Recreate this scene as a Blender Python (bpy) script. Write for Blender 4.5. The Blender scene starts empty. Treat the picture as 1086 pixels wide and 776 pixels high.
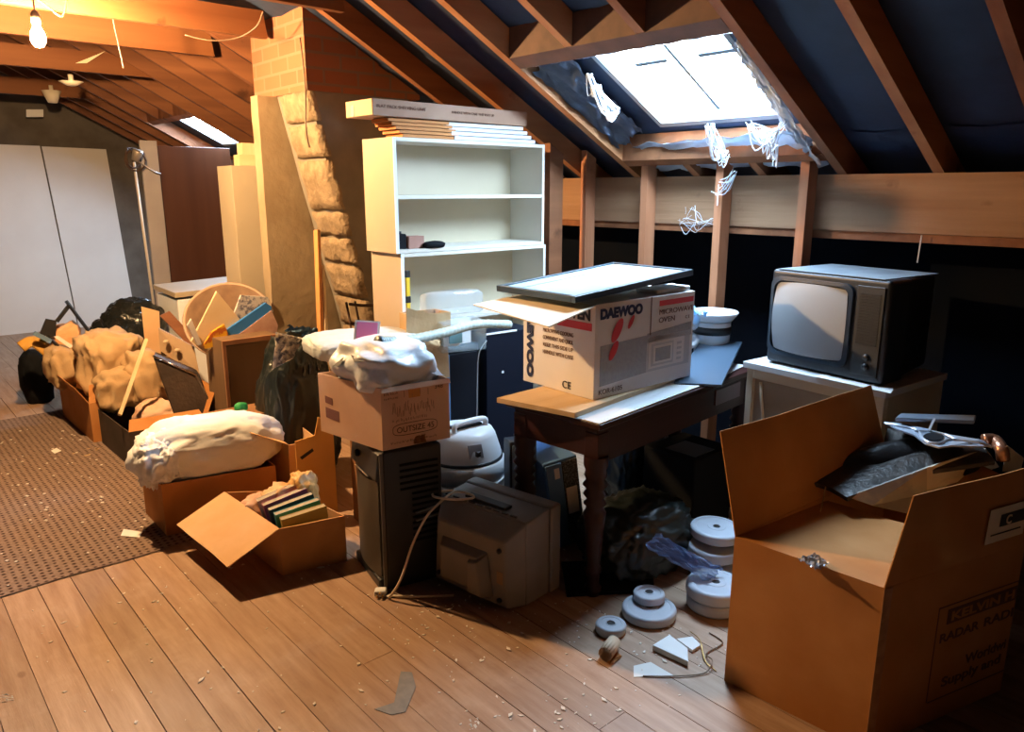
import bpy, bmesh, math, random
from mathutils import Vector, Matrix, Euler, noise
random.seed(7)
R = math.radians
COL = bpy.context.scene.collection
SC = bpy.context.scene

# ------------------------------------------------------------------ camera
CAM_Z = 1.62; FPX = 800.0
PITCH = math.atan(188 / 800); AZ = math.atan(725 / math.hypot(800, 188))
FW = Vector((math.sin(AZ) * math.cos(PITCH), math.cos(AZ) * math.cos(PITCH), -math.sin(PITCH)))
RT = Vector((math.cos(AZ), -math.sin(AZ), 0))
UP = RT.cross(FW)
cd = bpy.data.cameras.new('camera'); cam = bpy.data.objects.new('camera', cd); COL.objects.link(cam)
cd.sensor_width = 36; cd.lens = 36 * FPX / 1086; cd.clip_start = .05; cd.clip_end = 100
cam.location = (0, 0, CAM_Z)
cam.rotation_euler = Matrix((RT, UP, -FW)).transposed().to_euler()
SC.camera = cam
def _ray(x, y): return FW + RT * ((x - 543) / FPX) + UP * (-(y - 388) / FPX)
def aty(x, y, Y):                       # point of the room at depth Y seen at a photo position
    r = _ray(x, y); return Vector((0, 0, CAM_Z)) + r * (Y / r.y)
def atz(x, y, z):
    r = _ray(x, y); return Vector((0, 0, CAM_Z)) + r * ((z - CAM_Z) / r.z)

# ------------------------------------------------------------------ materials
MATS = {}
def M(name, c1, c2=None, rough=.6, scale=6, stretch=(1, 1, 1), bump=0, bscale=40, metal=0, spec=.5, detail=5,
      contrast=(.35, .65), emit=None, estr=0, coat=0, trans=0, alpha=1, c3=None, c3scale=2.0, c3rng=(.58, .7)):
    if name in MATS: return MATS[name]
    m = bpy.data.materials.new(name); m.use_nodes = True; nt = m.node_tree; N = nt.nodes; L = nt.links
    b = N['Principled BSDF']
    def S(k, v):
        if k in b.inputs: b.inputs[k].default_value = v
    S('Base Color', (*c1, 1)); S('Roughness', rough); S('Metallic', metal); S('Specular IOR Level', spec)
    S('Coat Weight', coat); S('Coat Roughness', .15); S('Transmission Weight', trans); S('Alpha', alpha)
    tc = N.new('ShaderNodeTexCoord'); mp = N.new('ShaderNodeMapping'); L.new(tc.outputs['Object'], mp.inputs['Vector'])
    mp.inputs['Scale'].default_value = stretch
    if c2:
        n = N.new('ShaderNodeTexNoise'); n.inputs['Scale'].default_value = scale; n.inputs['Detail'].default_value = detail
        L.new(mp.outputs[0], n.inputs['Vector'])
        r = N.new('ShaderNodeValToRGB'); L.new(n.outputs['Fac'], r.inputs['Fac'])
        r.color_ramp.elements[0].position, r.color_ramp.elements[1].position = contrast
        r.color_ramp.elements[0].color = (*c1, 1); r.color_ramp.elements[1].color = (*c2, 1)
        out = r.outputs['Color']
        if c3:
            n3 = N.new('ShaderNodeTexNoise'); n3.inputs['Scale'].default_value = c3scale; n3.inputs['Detail'].default_value = 4
            L.new(tc.outputs['Object'], n3.inputs['Vector'])
            r3 = N.new('ShaderNodeValToRGB'); L.new(n3.outputs['Fac'], r3.inputs['Fac'])
            r3.color_ramp.elements[0].position, r3.color_ramp.elements[1].position = c3rng
            mx = N.new('ShaderNodeMix'); mx.data_type = 'RGBA'
            L.new(r3.outputs['Color'], mx.inputs['Factor']); L.new(out, mx.inputs['A']); mx.inputs['B'].default_value = (*c3, 1)
            out = mx.outputs['Result']
        L.new(out, b.inputs['Base Color'])
    if bump:
        nb = N.new('ShaderNodeTexNoise'); nb.inputs['Scale'].default_value = bscale; nb.inputs['Detail'].default_value = 6
        L.new(mp.outputs[0], nb.inputs['Vector'])
        bp = N.new('ShaderNodeBump'); bp.inputs['Strength'].default_value = bump; bp.inputs['Distance'].default_value = .02
        L.new(nb.outputs['Fac'], bp.inputs['Height']); L.new(bp.outputs[0], b.inputs['Normal'])
    if emit:
        S('Emission Color', (*emit, 1)); S('Emission Strength', estr)
    MATS[name] = m; return m

def wood(name, a, b_, axis='x', rough=.65, g=14, bump=.15, knots=True, spec=.3):
    st = {'x': (.06, 1, 1), 'y': (1, .06, 1), 'z': (1, 1, .06)}[axis]
    return M(name, a, b_, rough=rough, scale=g, stretch=st, bump=bump, bscale=30, detail=7, contrast=(.3, .7), spec=spec,
             c3=tuple(v * .55 for v in a) if knots else None, c3scale=5, c3rng=(.66, .76))

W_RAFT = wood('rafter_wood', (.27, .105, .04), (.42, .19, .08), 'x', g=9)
W_RAFT_DARK = wood('dark_rafter_wood', (.15, .055, .024), (.27, .11, .048), 'x', g=9)  # darker copy of rafter wood; weaker light on far and skylight rafters put into colour
W_COLLAR = wood('collar_wood', (.15, .048, .015), (.21, .08, .028), 'x', g=9)
W_PURL = wood('purlin_wood', (.24, .125, .065), (.37, .215, .12), 'y', g=10, bump=.3)
W_POST = wood('post_wood', (.32, .12, .055), (.46, .2, .1), 'z', g=10)
W_DARK = wood('dark_table_wood', (.018, .005, .004), (.036, .009, .007), 'x', rough=.42, g=9, bump=.05, knots=False, spec=.28)
W_PINE = wood('pine_board', (.62, .42, .22), (.78, .58, .36), 'x', g=12, bump=.05)
W_STICK = wood('pale_stick_wood', (.6, .44, .24), (.76, .6, .38), 'z', g=12, bump=.05)
W_ORANGE = wood('orange_plank_wood', (.5, .2, .06), (.62, .29, .1), 'z', g=10)
W_WARD = wood('wardrobe_wood', (.065, .024, .012), (.1, .04, .02), 'z', rough=.4, g=6, bump=.03, knots=False)
W_CAB = wood('cabinet_wood', (.14, .085, .045), (.2, .125, .07), 'z', rough=.5, g=6, bump=.04, knots=False)
CARD = M('cardboard', (.56, .3, .125), (.64, .36, .165), rough=.8, scale=5, bump=.06, bscale=25, spec=.2, c3=(.45, .23, .09), c3scale=3, c3rng=(.55, .75))
CARD_O = M('brown_cardboard', (.44, .18, .05), (.53, .24, .08), rough=.8, scale=4, bump=.08, bscale=20, spec=.2, c3=(.34, .15, .055), c3scale=2.5, c3rng=(.55, .8))
CARD_L = M('light_cardboard', (.66, .4, .2), (.74, .48, .27), rough=.8, scale=4, bump=.05, bscale=20, spec=.2)
CARD_P = M('printed_cardboard', (.66, .41, .28), (.74, .49, .34), rough=.75, scale=5, bump=.05, bscale=25, spec=.2)
CARD_D = M('dark_cardboard', (.25, .12, .055), (.33, .17, .08), rough=.85, scale=4, bump=.1, bscale=20, spec=.2)
CREAMC = M('cream_cardboard', (.72, .6, .44), (.78, .67, .5), rough=.75, scale=4, bump=.03, bscale=20, spec=.2)
KRAFT = M('kraft_paper', (.44, .29, .145), (.52, .36, .2), rough=.75, scale=4, bump=.5, bscale=9, spec=.2)
WHITEC = M('white_carton', (.74, .7, .66), (.8, .76, .72), rough=.55, scale=4, bump=.03, bscale=15)
INK = M('black_ink', (.02, .02, .025), rough=.7)
INKB = M('brown_ink', (.13, .055, .03), rough=.8)
NAVY = M('navy_ink', (.012, .016, .06), rough=.6)
RED = M('red_ink', (.62, .035, .035), rough=.6)
GREYP = M('grey_print', (.3, .29, .29), (.36, .35, .34), rough=.6, scale=60)
GREYL = M('light_grey_print', (.55, .54, .53), rough=.6)
WHITE = M('white_paint', (.66, .68, .7), (.6, .62, .65), rough=.45, scale=3)
WHITE2 = M('white_plastic', (.8, .82, .84), rough=.35)
CREAM = M('cream_paint', (.38, .315, .22), (.43, .36, .26), rough=.5, scale=2, c3=(.6, .47, .3), c3scale=1.2)
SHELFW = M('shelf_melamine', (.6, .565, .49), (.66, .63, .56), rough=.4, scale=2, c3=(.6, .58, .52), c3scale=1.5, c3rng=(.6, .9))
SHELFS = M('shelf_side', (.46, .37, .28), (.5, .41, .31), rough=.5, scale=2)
BAGW = M('white_plastic_bag', (.58, .62, .67), rough=.35, bump=.25, bscale=22, spec=.5)
SACKW = M('white_woven_sack', (.8, .82, .85), (.86, .88, .9), rough=.6, scale=6, bump=.2, bscale=14)
BAGB = M('black_bin_bag', (.012, .014, .014), rough=.22, bump=.6, bscale=14, spec=.6)
BAGG = M('dark_green_bin_bag', (.01, .015, .014), rough=.36, bump=.18, bscale=10, spec=.6)
BLK = M('black_plastic', (.012, .013, .015), rough=.4)
BLKM = M('matt_black', (.006, .007, .009), rough=.8, spec=.12)
TVB = M('tv_dark_shell', (.010, .015, .022), rough=.42, spec=.6)
GREYTV = M('grey_tv_shell', (.19, .17, .155), (.22, .2, .18), rough=.5, scale=8, bump=.05, bscale=200)
SCREEN = M('tube_screen', (.36, .39, .42), rough=.3, spec=.6, coat=.15)
GREYD = M('warm_grey_door', (.2, .17, .14), (.23, .195, .16), rough=.38, scale=3, spec=.6, metal=.3)
PLATE = M('grey_plate_plastic', (.42, .47, .55), (.48, .53, .6), rough=.42, scale=8)
CHROME = M('chrome', (.75, .75, .78), rough=.15, metal=1)
BLUED = M('blue_casing', (.07, .17, .38), (.09, .21, .44), rough=.35, scale=3)
GREENP = M('green_plastic', (.02, .3, .08), rough=.5)
BLUEP = M('blue_binder', (.03, .2, .62), rough=.45)
YEL = M('yellow_plastic', (.8, .52, .03), rough=.4)
PINK = M('pink_card', (.85, .25, .5), rough=.6)
WALLW = M('wallboard_white', (.66, .63, .6), (.72, .7, .67), rough=.7, scale=1.5)
LEATH = M('brown_leather', (.03, .018, .012), (.05, .03, .02), rough=.5, spec=.3, scale=10, bump=.2)
TAN = M('tan_canvas', (.5, .3, .12), (.6, .38, .17), rough=.8, scale=8, bump=.2)
TAPE = M('grey_tape', (.2, .2, .2), (.26, .25, .24), rough=.5, scale=30)
PAPER = M('paper', (.74, .72, .68), (.8, .78, .74), rough=.7, scale=10)
NEWS = M('newsprint', (.62, .58, .54), (.16, .16, .2), rough=.75, scale=45, contrast=(.45, .6))
FELT = M('roof_felt', (.009, .018, .044), (.016, .03, .065), rough=.62, scale=5, bump=.25, bscale=8, c3=(.03, .045, .065), c3scale=1.2, c3rng=(.55, .85))
ENDW = M('end_wall_block', (.1, .085, .07), (.15, .13, .11), rough=.9, scale=4, bump=.2, bscale=10)
EAVE = M('eave_board', (.03, .028, .028), (.045, .04, .038), rough=.9, scale=4)
WEB = M('cobweb', (.75, .82, .9), rough=.8)
SHEET = M('dusty_plastic_sheet', (.42, .5, .62), (.6, .7, .82), rough=.4, scale=10, bump=.4, bscale=18)
CABLE = M('cream_cable', (.66, .56, .42), rough=.45)
CABLEW = M('white_cable', (.8, .8, .8), rough=.4)
BRASS = M('brass', (.5, .3, .1), rough=.35, metal=.9)
PORC = M('lamp_porcelain', (.75, .68, .55), rough=.3)
FOAM = M('white_foam', (.8, .82, .82), rough=.7)
STONE = M('rough_stone', (.19, .135, .08), (.3, .22, .135), rough=.9, scale=14, bump=1.0, bscale=30)
RENDER = M('cement_render', (.2, .145, .09), (.28, .21, .135), rough=.9, scale=5, bump=.3, bscale=18)
RENDERG = M('grey_render', (.17, .15, .125), (.24, .21, .17), rough=.9, scale=4, bump=.3, bscale=14)
PLAST = M('cream_plaster', (.25, .185, .11), (.31, .24, .15), rough=.85, scale=4, bump=.3, bscale=14)
BULBM = M('bulb_glow', (1, .8, .5), emit=(1, .60, .27), estr=11000)

def clear_mat(name, col, alpha=.25, rough=.15):
    m = bpy.data.materials.new(name); m.use_nodes = True; nt = m.node_tree; N = nt.nodes; L = nt.links
    b = N['Principled BSDF']; b.inputs['Base Color'].default_value = (*col, 1); b.inputs['Roughness'].default_value = rough
    t = N.new('ShaderNodeBsdfTransparent'); mx = N.new('ShaderNodeMixShader'); mx.inputs[0].default_value = alpha
    L.new(t.outputs[0], mx.inputs[1]); L.new(b.outputs[0], mx.inputs[2]); L.new(mx.outputs[0], N['Material Output'].inputs[0])
    return m
CLEAR = clear_mat('clear_plastic', (.5, .68, .8), .24)
CLEARB = clear_mat('clear_wrap', (.25, .38, .62), .6, .08)
GLASS = clear_mat('window_glass', (.8, .9, 1), .1, .05)

def floor_mat():
    m = bpy.data.materials.new('floorboards'); m.use_nodes = True; nt = m.node_tree; N = nt.nodes; L = nt.links
    b = N['Principled BSDF']; b.inputs['Roughness'].default_value = .5; b.inputs['Specular IOR Level'].default_value = .35
    tc = N.new('ShaderNodeTexCoord'); sep = N.new('ShaderNodeSeparateXYZ'); L.new(tc.outputs['Object'], sep.inputs[0])
    def mth(op, a, v=None):
        n = N.new('ShaderNodeMath'); n.operation = op
        L.new(a, n.inputs[0])
        if v is not None: n.inputs[1].default_value = v
        return n.outputs[0]
    idx = mth('FLOOR', mth('DIVIDE', mth('SUBTRACT', sep.outputs[0], .026), .125))
    wn = N.new('ShaderNodeTexWhiteNoise'); wn.noise_dimensions = '1D'; L.new(idx, wn.inputs['W'])
    mp = N.new('ShaderNodeMapping'); mp.inputs['Scale'].default_value = (1, .1, 1); L.new(tc.outputs['Object'], mp.inputs[0])
    comb = N.new('ShaderNodeCombineXYZ'); L.new(mth('MULTIPLY', wn.outputs['Value'], 30), comb.inputs[1]); L.new(comb.outputs[0], mp.inputs['Location'])
    gr = N.new('ShaderNodeTexNoise'); gr.inputs['Scale'].default_value = 28; gr.inputs['Detail'].default_value = 8; gr.inputs['Roughness'].default_value = .6
    L.new(mp.outputs[0], gr.inputs['Vector'])
    rp = N.new('ShaderNodeValToRGB'); L.new(gr.outputs['Fac'], rp.inputs['Fac'])
    rp.color_ramp.elements[0].position = .28; rp.color_ramp.elements[1].position = .72
    rp.color_ramp.elements[0].color = (.30, .17, .10, 1); rp.color_ramp.elements[1].color = (.46, .31, .21, 1)
    hs = N.new('ShaderNodeHueSaturation'); L.new(rp.outputs[0], hs.inputs['Color'])
    mr = N.new('ShaderNodeMapRange'); mr.inputs['To Min'].default_value = .84; mr.inputs['To Max'].default_value = 1.1
    L.new(wn.outputs['Value'], mr.inputs['Value']); L.new(mr.outputs[0], hs.inputs['Value'])
    # knots
    mk = N.new('ShaderNodeMapping'); mk.inputs['Scale'].default_value = (1, .6, 1); L.new(tc.outputs['Object'], mk.inputs[0])
    vo = N.new('ShaderNodeTexVoronoi'); vo.inputs['Scale'].default_value = 5.5; L.new(mk.outputs[0], vo.inputs['Vector'])
    rk = N.new('ShaderNodeValToRGB'); L.new(vo.outputs['Distance'], rk.inputs['Fac'])
    rk.color_ramp.elements[0].position = .045; rk.color_ramp.elements[0].color = (1, 1, 1, 1)
    rk.color_ramp.elements[1].position = .09; rk.color_ramp.elements[1].color = (0, 0, 0, 1)
    m1 = N.new('ShaderNodeMix'); m1.data_type = 'RGBA'; L.new(mth('MULTIPLY', rk.outputs[0], .6), m1.inputs['Factor'])
    L.new(hs.outputs[0], m1.inputs['A']); m1.inputs['B'].default_value = (.16, .07, .035, 1)
    # dusty pale wear and dark dirt with a shape of their own
    n2 = N.new('ShaderNodeTexNoise'); n2.inputs['Scale'].default_value = 3.2; n2.inputs['Detail'].default_value = 9; n2.inputs['Roughness'].default_value = .7
    L.new(tc.outputs['Object'], n2.inputs['Vector'])
    r2 = N.new('ShaderNodeValToRGB'); L.new(n2.outputs['Fac'], r2.inputs['Fac'])
    r2.color_ramp.elements[0].position = .52; r2.color_ramp.elements[1].position = .75
    m2 = N.new('ShaderNodeMix'); m2.data_type = 'RGBA'; L.new(mth('MULTIPLY', r2.outputs[0], .45), m2.inputs['Factor'])
    L.new(m1.outputs['Result'], m2.inputs['A']); m2.inputs['B'].default_value = (.56, .43, .33, 1)
    L.new(m2.outputs['Result'], b.inputs['Base Color'])
    bp = N.new('ShaderNodeBump'); bp.inputs['Strength'].default_value = .25; bp.inputs['Distance'].default_value = .01
    L.new(gr.outputs['Fac'], bp.inputs['Height']); L.new(bp.outputs[0], b.inputs['Normal'])
    return m
def carpet_mat():
    m = bpy.data.materials.new('carpet_loops'); m.use_nodes = True; nt = m.node_tree; N = nt.nodes; L = nt.links
    b = N['Principled BSDF']; b.inputs['Roughness'].default_value = .95; b.inputs['Specular IOR Level'].default_value = .1
    tc = N.new('ShaderNodeTexCoord')
    vo = N.new('ShaderNodeTexVoronoi'); vo.inputs['Scale'].default_value = 32; vo.inputs['Randomness'].default_value = .12
    L.new(tc.outputs['Object'], vo.inputs['Vector'])
    rp = N.new('ShaderNodeValToRGB'); L.new(vo.outputs['Distance'], rp.inputs['Fac'])
    rp.color_ramp.elements[0].position = .18; rp.color_ramp.elements[1].position = .38
    rp.color_ramp.elements[0].color = (.045, .024, .017, 1); rp.color_ramp.elements[1].color = (.235, .165, .13, 1)
    n = N.new('ShaderNodeTexNoise'); n.inputs['Scale'].default_value = 90; L.new(tc.outputs['Object'], n.inputs['Vector'])
    mx = N.new('ShaderNodeMix'); mx.data_type = 'RGBA'; mx.blend_type = 'OVERLAY'; mx.inputs['Factor'].default_value = .5
    L.new(rp.outputs[0], mx.inputs['A']); L.new(n.outputs['Fac'], mx.inputs['B']); L.new(mx.outputs['Result'], b.inputs['Base Color'])
    return m
def brick_mat():
    m = bpy.data.materials.new('red_brick'); m.use_nodes = True; nt = m.node_tree; N = nt.nodes; L = nt.links
    b = N['Principled BSDF']; b.inputs['Roughness'].default_value = .85
    tc = N.new('ShaderNodeTexCoord'); sep = N.new('ShaderNodeSeparateXYZ'); L.new(tc.outputs['Object'], sep.inputs[0])
    ad = N.new('ShaderNodeMath'); L.new(sep.outputs[0], ad.inputs[0]); L.new(sep.outputs[1], ad.inputs[1])
    cb = N.new('ShaderNodeCombineXYZ'); L.new(ad.outputs[0], cb.inputs[0]); L.new(sep.outputs[2], cb.inputs[1])
    br = N.new('ShaderNodeTexBrick'); L.new(cb.outputs[0], br.inputs['Vector']); br.inputs['Scale'].default_value = 1
    br.inputs['Brick Width'].default_value = .225; br.inputs['Row Height'].default_value = .085; br.inputs['Mortar Size'].default_value = .008
    br.inputs['Color1'].default_value = (.26, .085, .04, 1); br.inputs['Color2'].default_value = (.32, .115, .055, 1); br.inputs['Mortar'].default_value = (.22, .135, .085, 1)
    L.new(br.outputs['Color'], b.inputs['Base Color'])
    bp = N.new('ShaderNodeBump'); bp.inputs['Strength'].default_value = .6; bp.inputs['Distance'].default_value = .01; bp.invert = True
    L.new(br.outputs['Fac'], bp.inputs['Height']); L.new(bp.outputs[0], b.inputs['Normal'])
    return m
FLOORM = floor_mat(); CARPM = carpet_mat(); BRICK = brick_mat()

# ------------------------------------------------------------------ object helpers
def obj(name, bm, mat, parent=None, smooth=False, bevel=0, loc=None, rot=None):
    me = bpy.data.meshes.new(name)
    bmesh.ops.recalc_face_normals(bm, faces=bm.faces)
    bm.to_mesh(me); bm.free()
    if smooth:
        for p in me.polygons: p.use_smooth = True
    o = bpy.data.objects.new(name, me); COL.objects.link(o)
    for mm in (mat if isinstance(mat, (list, tuple)) else [mat]): me.materials.append(mm)
    if bevel:
        md = o.modifiers.new('edge', 'BEVEL'); md.width = bevel; md.segments = 3; md.limit_method = 'ANGLE'; md.angle_limit = R(40)
        for p in me.polygons: p.use_smooth = True
        md.harden_normals = True
    if loc is not None: o.location = loc
    if rot is not None: o.rotation_euler = rot
    if parent is not None:
        o.parent = parent
    return o
def tag(o, label, cat, group=None, kind=None):
    o['label'] = label; o['category'] = cat
    if group: o['group'] = group
    if kind: o['kind'] = kind
    return o
def thing(name, label, cat, loc=(0, 0, 0), rz=0, group=None, rot=None):
    o = bpy.data.objects.new(name, None); COL.objects.link(o); o.empty_display_size = .05
    o.location = loc; o.rotation_euler = rot if rot else (0, 0, rz)
    return tag(o, label, cat, group)
def struct(name, bm, mat, **k):
    o = obj(name, bm, mat, **k); o['kind'] = 'structure'; return o
def box(bm, x0, x1, y0, y1, z0, z1):
    v = [bm.verts.new((x, y, z)) for z in (z0, z1) for y in (y0, y1) for x in (x0, x1)]
    for f in ((0, 2, 3, 1), (4, 5, 7, 6), (0, 1, 5, 4), (2, 6, 7, 3), (0, 4, 6, 2), (1, 3, 7, 5)):
        bm.faces.new([v[i] for i in f])
    return bm
def B(*a): return box(bmesh.new(), *a)
def slab(bm, pts, vec):
    """a quad or polygon given thickness along vec"""
    vec = Vector(vec); a = [bm.verts.new(Vector(p)) for p in pts]; b = [bm.verts.new(Vector(p) + vec) for p in pts]
    bm.faces.new(a); bm.faces.new(b[::-1]); n = len(pts)
    for i in range(n): bm.faces.new((a[i], a[(i + 1) % n], b[(i + 1) % n], b[i]))
    return bm
def SL(pts, vec): return slab(bmesh.new(), pts, vec)
def bar(bm, p, q, w, h, upv=(0, 0, 1)):
    p, q = Vector(p), Vector(q); d = (q - p).normalized(); s = d.cross(Vector(upv))
    if s.length < 1e-4: s = d.cross(Vector((1, 0, 0)))
    s.normalize(); u = s.cross(d)
    c = [s * (w / 2) + u * (h / 2), -s * (w / 2) + u * (h / 2), -s * (w / 2) - u * (h / 2), s * (w / 2) - u * (h / 2)]
    a = [bm.verts.new(p + k) for k in c]; b = [bm.verts.new(q + k) for k in c]
    bm.faces.new(a); bm.faces.new(b[::-1])
    for i in range(4): bm.faces.new((a[i], a[(i + 1) % 4], b[(i + 1) % 4], b[i]))
    return bm
def BAR(*a, **k): return bar(bmesh.new(), *a, **k)
def spline(pts, n=8):
    pts = [Vector(p) for p in pts]; P = [pts[0]] + pts + [pts[-1]]; out = []
    for i in range(1, len(P) - 2):
        a, b, c, d = P[i - 1], P[i], P[i + 1], P[i + 2]
        for k in range(n):
            t = k / n
            out.append(.5 * ((2 * b) + (c - a) * t + (2 * a - 5 * b + 4 * c - d) * t * t + (3 * b - a - 3 * c + d) * t ** 3))
    out.append(pts[-1]); return out
def tube(bm, pts, r, seg=10, rfun=None, flat=1.0):
    pts = [Vector(p) for p in pts]; rings = []
    t = (pts[1] - pts[0]).normalized(); nrm = t.orthogonal().normalized()
    for i, p in enumerate(pts):
        t2 = (pts[min(i + 1, len(pts) - 1)] - pts[max(i - 1, 0)])
        if t2.length > 1e-9: t = t2.normalized()
        nrm = (nrm - t * nrm.dot(t)); nrm = nrm.normalized() if nrm.length > 1e-6 else t.orthogonal().normalized()
        bn = t.cross(nrm); rr = rfun(i / (len(pts) - 1)) if rfun else r
        rings.append([bm.verts.new(p + (nrm * math.cos(2 * math.pi * k / seg) + bn * math.sin(2 * math.pi * k / seg) * flat) * rr) for k in range(seg)])
    for a, b in zip(rings, rings[1:]):
        for k in range(seg): bm.faces.new((a[k], a[(k + 1) % seg], b[(k + 1) % seg], b[k]))
    bm.faces.new(rings[0][::-1]); bm.faces.new(rings[-1]); return bm
def TUBE(pts, r, **k): return tube(bmesh.new(), pts, r, **k)
def lathe(bm, prof, seg=40, cx=0, cy=0, cz=0):
    rings = []
    for r, z in prof:
        if r < 1e-5: rings.append([bm.verts.new((cx, cy, cz + z))])
        else: rings.append([bm.verts.new((cx + r * math.cos(2 * math.pi * k / seg), cy + r * math.sin(2 * math.pi * k / seg), cz + z)) for k in range(seg)])
    for a, b in zip(rings, rings[1:]):
        for k in range(seg):
            k2 = (k + 1) % seg
            if len(a) == 1 and len(b) == 1: continue
            if len(a) == 1: bm.faces.new((a[0], b[k], b[k2]))
            elif len(b) == 1: bm.faces.new((a[k], a[k2], b[0]))
            else: bm.faces.new((a[k], a[k2], b[k2], b[k]))
    return bm
def LATHE(prof, **k): return lathe(bmesh.new(), prof, **k)
def blob(size, seed=0, sub=5, amp=.12, freq=2.2, fold=.06, ffreq=5, power=.8, flat=True, top=None):
    """a stuffed bag: rounded box with sags, ridged folds and a flat underside; origin on its underside"""
    bm = bmesh.new(); bmesh.ops.create_icosphere(bm, subdivisions=sub, radius=1)
    off = Vector((seed * 13.1, seed * 7.7, seed * 3.3))
    for v in bm.verts:
        n = v.co.normalized()
        c = Vector([math.copysign(abs(k) ** power, k) for k in n])
        a = noise.noise(n * freq + off) * amp
        rd = 1 - abs(noise.noise(Vector((n.x, n.y, n.z * .5)) * ffreq + off)) * 2.2
        rd2 = 1 - abs(noise.noise(n * ffreq * 2.3 + off)) * 2.2
        s = 1 + a + max(rd, 0) ** 3 * fold + max(rd2, 0) ** 3 * fold * .5
        c = c * s
        if top: c = top(c)
        if flat and c.z < -.8: c.z = -.8 + (c.z + .8) * .05
        v.co = Vector((c.x * size[0] / 2, c.y * size[1] / 2, (c.z + (.81 if flat else 1)) * size[2] / 1.85))
    return bm
def crumple(pts4, nx=24, ny=24, amp=.02, freq=8, seed=0, th=None, edge=.0):
    """a creased sheet spanning four corner points"""
    a, b, c, d = [Vector(p) for p in pts4]; nrm = (b - a).cross(d - a).normalized(); bm = bmesh.new(); g = []
    off = Vector((seed * 5.1, seed * 2.3, 0))
    for j in range(ny + 1):
        row = []
        for i in range(nx + 1):
            u, w = i / nx, j / ny
            if edge:
                u2 = u + edge * noise.noise(Vector((w * 6, seed, u * 2))) ; w2 = w + edge * noise.noise(Vector((u * 6, seed + 9, w * 2)))
            else: u2, w2 = u, w
            p = a * (1 - u2) * (1 - w2) + b * u2 * (1 - w2) + c * u2 * w2 + d * (1 - u2) * w2
            q = Vector((u * freq, w * freq, 0)) + off
            h = (1 - abs(noise.noise(q)) * 2) * amp + noise.noise(q * 2.1) * amp * .6
            row.append(bm.verts.new(p + nrm * h))
        g.append(row)
    for j in range(ny):
        for i in range(nx): bm.faces.new((g[j][i], g[j][i + 1], g[j + 1][i + 1], g[j + 1][i]))
    if th: bmesh.ops.solidify(bm, geom=bm.faces[:], thickness=th)
    return bm
def text(parent, s, org, xd, ud, size, mat, name='lettering', lift=.0012, bold=0, width=None, align='LEFT'):
    cu = bpy.data.curves.new(name, 'FONT'); cu.body = s; cu.size = size; cu.extrude = .0006; cu.offset = bold; cu.align_x = align
    o = bpy.data.objects.new(name, cu); COL.objects.link(o); cu.materials.append(mat)
    x = Vector(xd).normalized(); u = Vector(ud).normalized(); n = x.cross(u).normalized(); u = n.cross(x)
    sx = 1
    if width:
        bpy.context.view_layer.update()
        w = o.dimensions.x
        if w > 1e-6: sx = width / w
    m = Matrix((x * sx, u, n)).transposed().to_4x4(); m.translation = Vector(org) + n * lift
    me = bpy.data.meshes.new_from_object(o.evaluated_get(bpy.context.evaluated_depsgraph_get()))
    bpy.data.objects.remove(o); me.name = name; o = bpy.data.objects.new(name, me); COL.objects.link(o)
    if not me.materials: me.materials.append(mat)
    if parent is not None: o.parent = parent
    o.matrix_basis = m
    return o

def carton(name, label, cat, cs, z0, h, flaps, mat=CARD, t=.006, group=None, flapmat=None, inner=None):
    """open carton: cs = four corners A(-x-y) B(+x-y) C(+x+y) D(-x+y); flaps {side: (length, degrees from upright, taper)}"""
    root = thing(name, label, cat, (0, 0, 0), group=group)
    ctr = sum((Vector((*c, 0)) for c in cs), Vector()) / 4; ctr.z = z0; root.location = ctr
    O = [Vector((*c, z0)) - ctr for c in cs]
    bm = bmesh.new()
    cen = Vector((0, 0, 0)); I = [p + (cen - p).normalized() * t * 1.4 for p in O]; upz = Vector((0, 0, h)); ft = Vector((0, 0, t))
    def vv(L, dz): return [bm.verts.new(p + dz) for p in L]
    ob, ot, it, ib = vv(O, Vector()), vv(O, upz), vv(I, upz), vv(I, ft)
    bm.faces.new(ob); bm.faces.new(ib)
    for i in range(4):
        j = (i + 1) % 4
        bm.faces.new((ob[i], ob[j], ot[j], ot[i])); bm.faces.new((ot[i], ot[j], it[j], it[i])); bm.faces.new((it[i], it[j], ib[j], ib[i]))
    obj('body', bm, mat, root)
    sides = {'-y': (0, 1), '+x': (1, 2), '+y': (2, 3), '-x': (3, 0)}
    for s, spec in flaps.items():
        ln, ang = spec[0], spec[1]; tp = spec[2] if len(spec) > 2 else .02
        i, j = sides[s]; p, q = O[i] + upz, O[j] + upz; e = (q - p).normalized(); n = e.cross(Vector((0, 0, 1)))
        d = Vector((0, 0, 1)) * math.cos(R(ang)) + n * math.sin(R(ang)); th = e.cross(d).normalized() * -t * .6
        tp2 = spec[3] if len(spec) > 3 else tp
        k0 = Vector((0, 0, .0005))
        mid1 = p * .66 + q * .34 + d * ln * 1.0; mid2 = p * .33 + q * .67 + d * (ln * .985)
        obj('flap', SL([p + k0, q + k0, q + d * ln - e * tp2, mid2, mid1, p + d * ln + e * tp], th), flapmat or mat, root)
    return root, ctr, O

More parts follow.
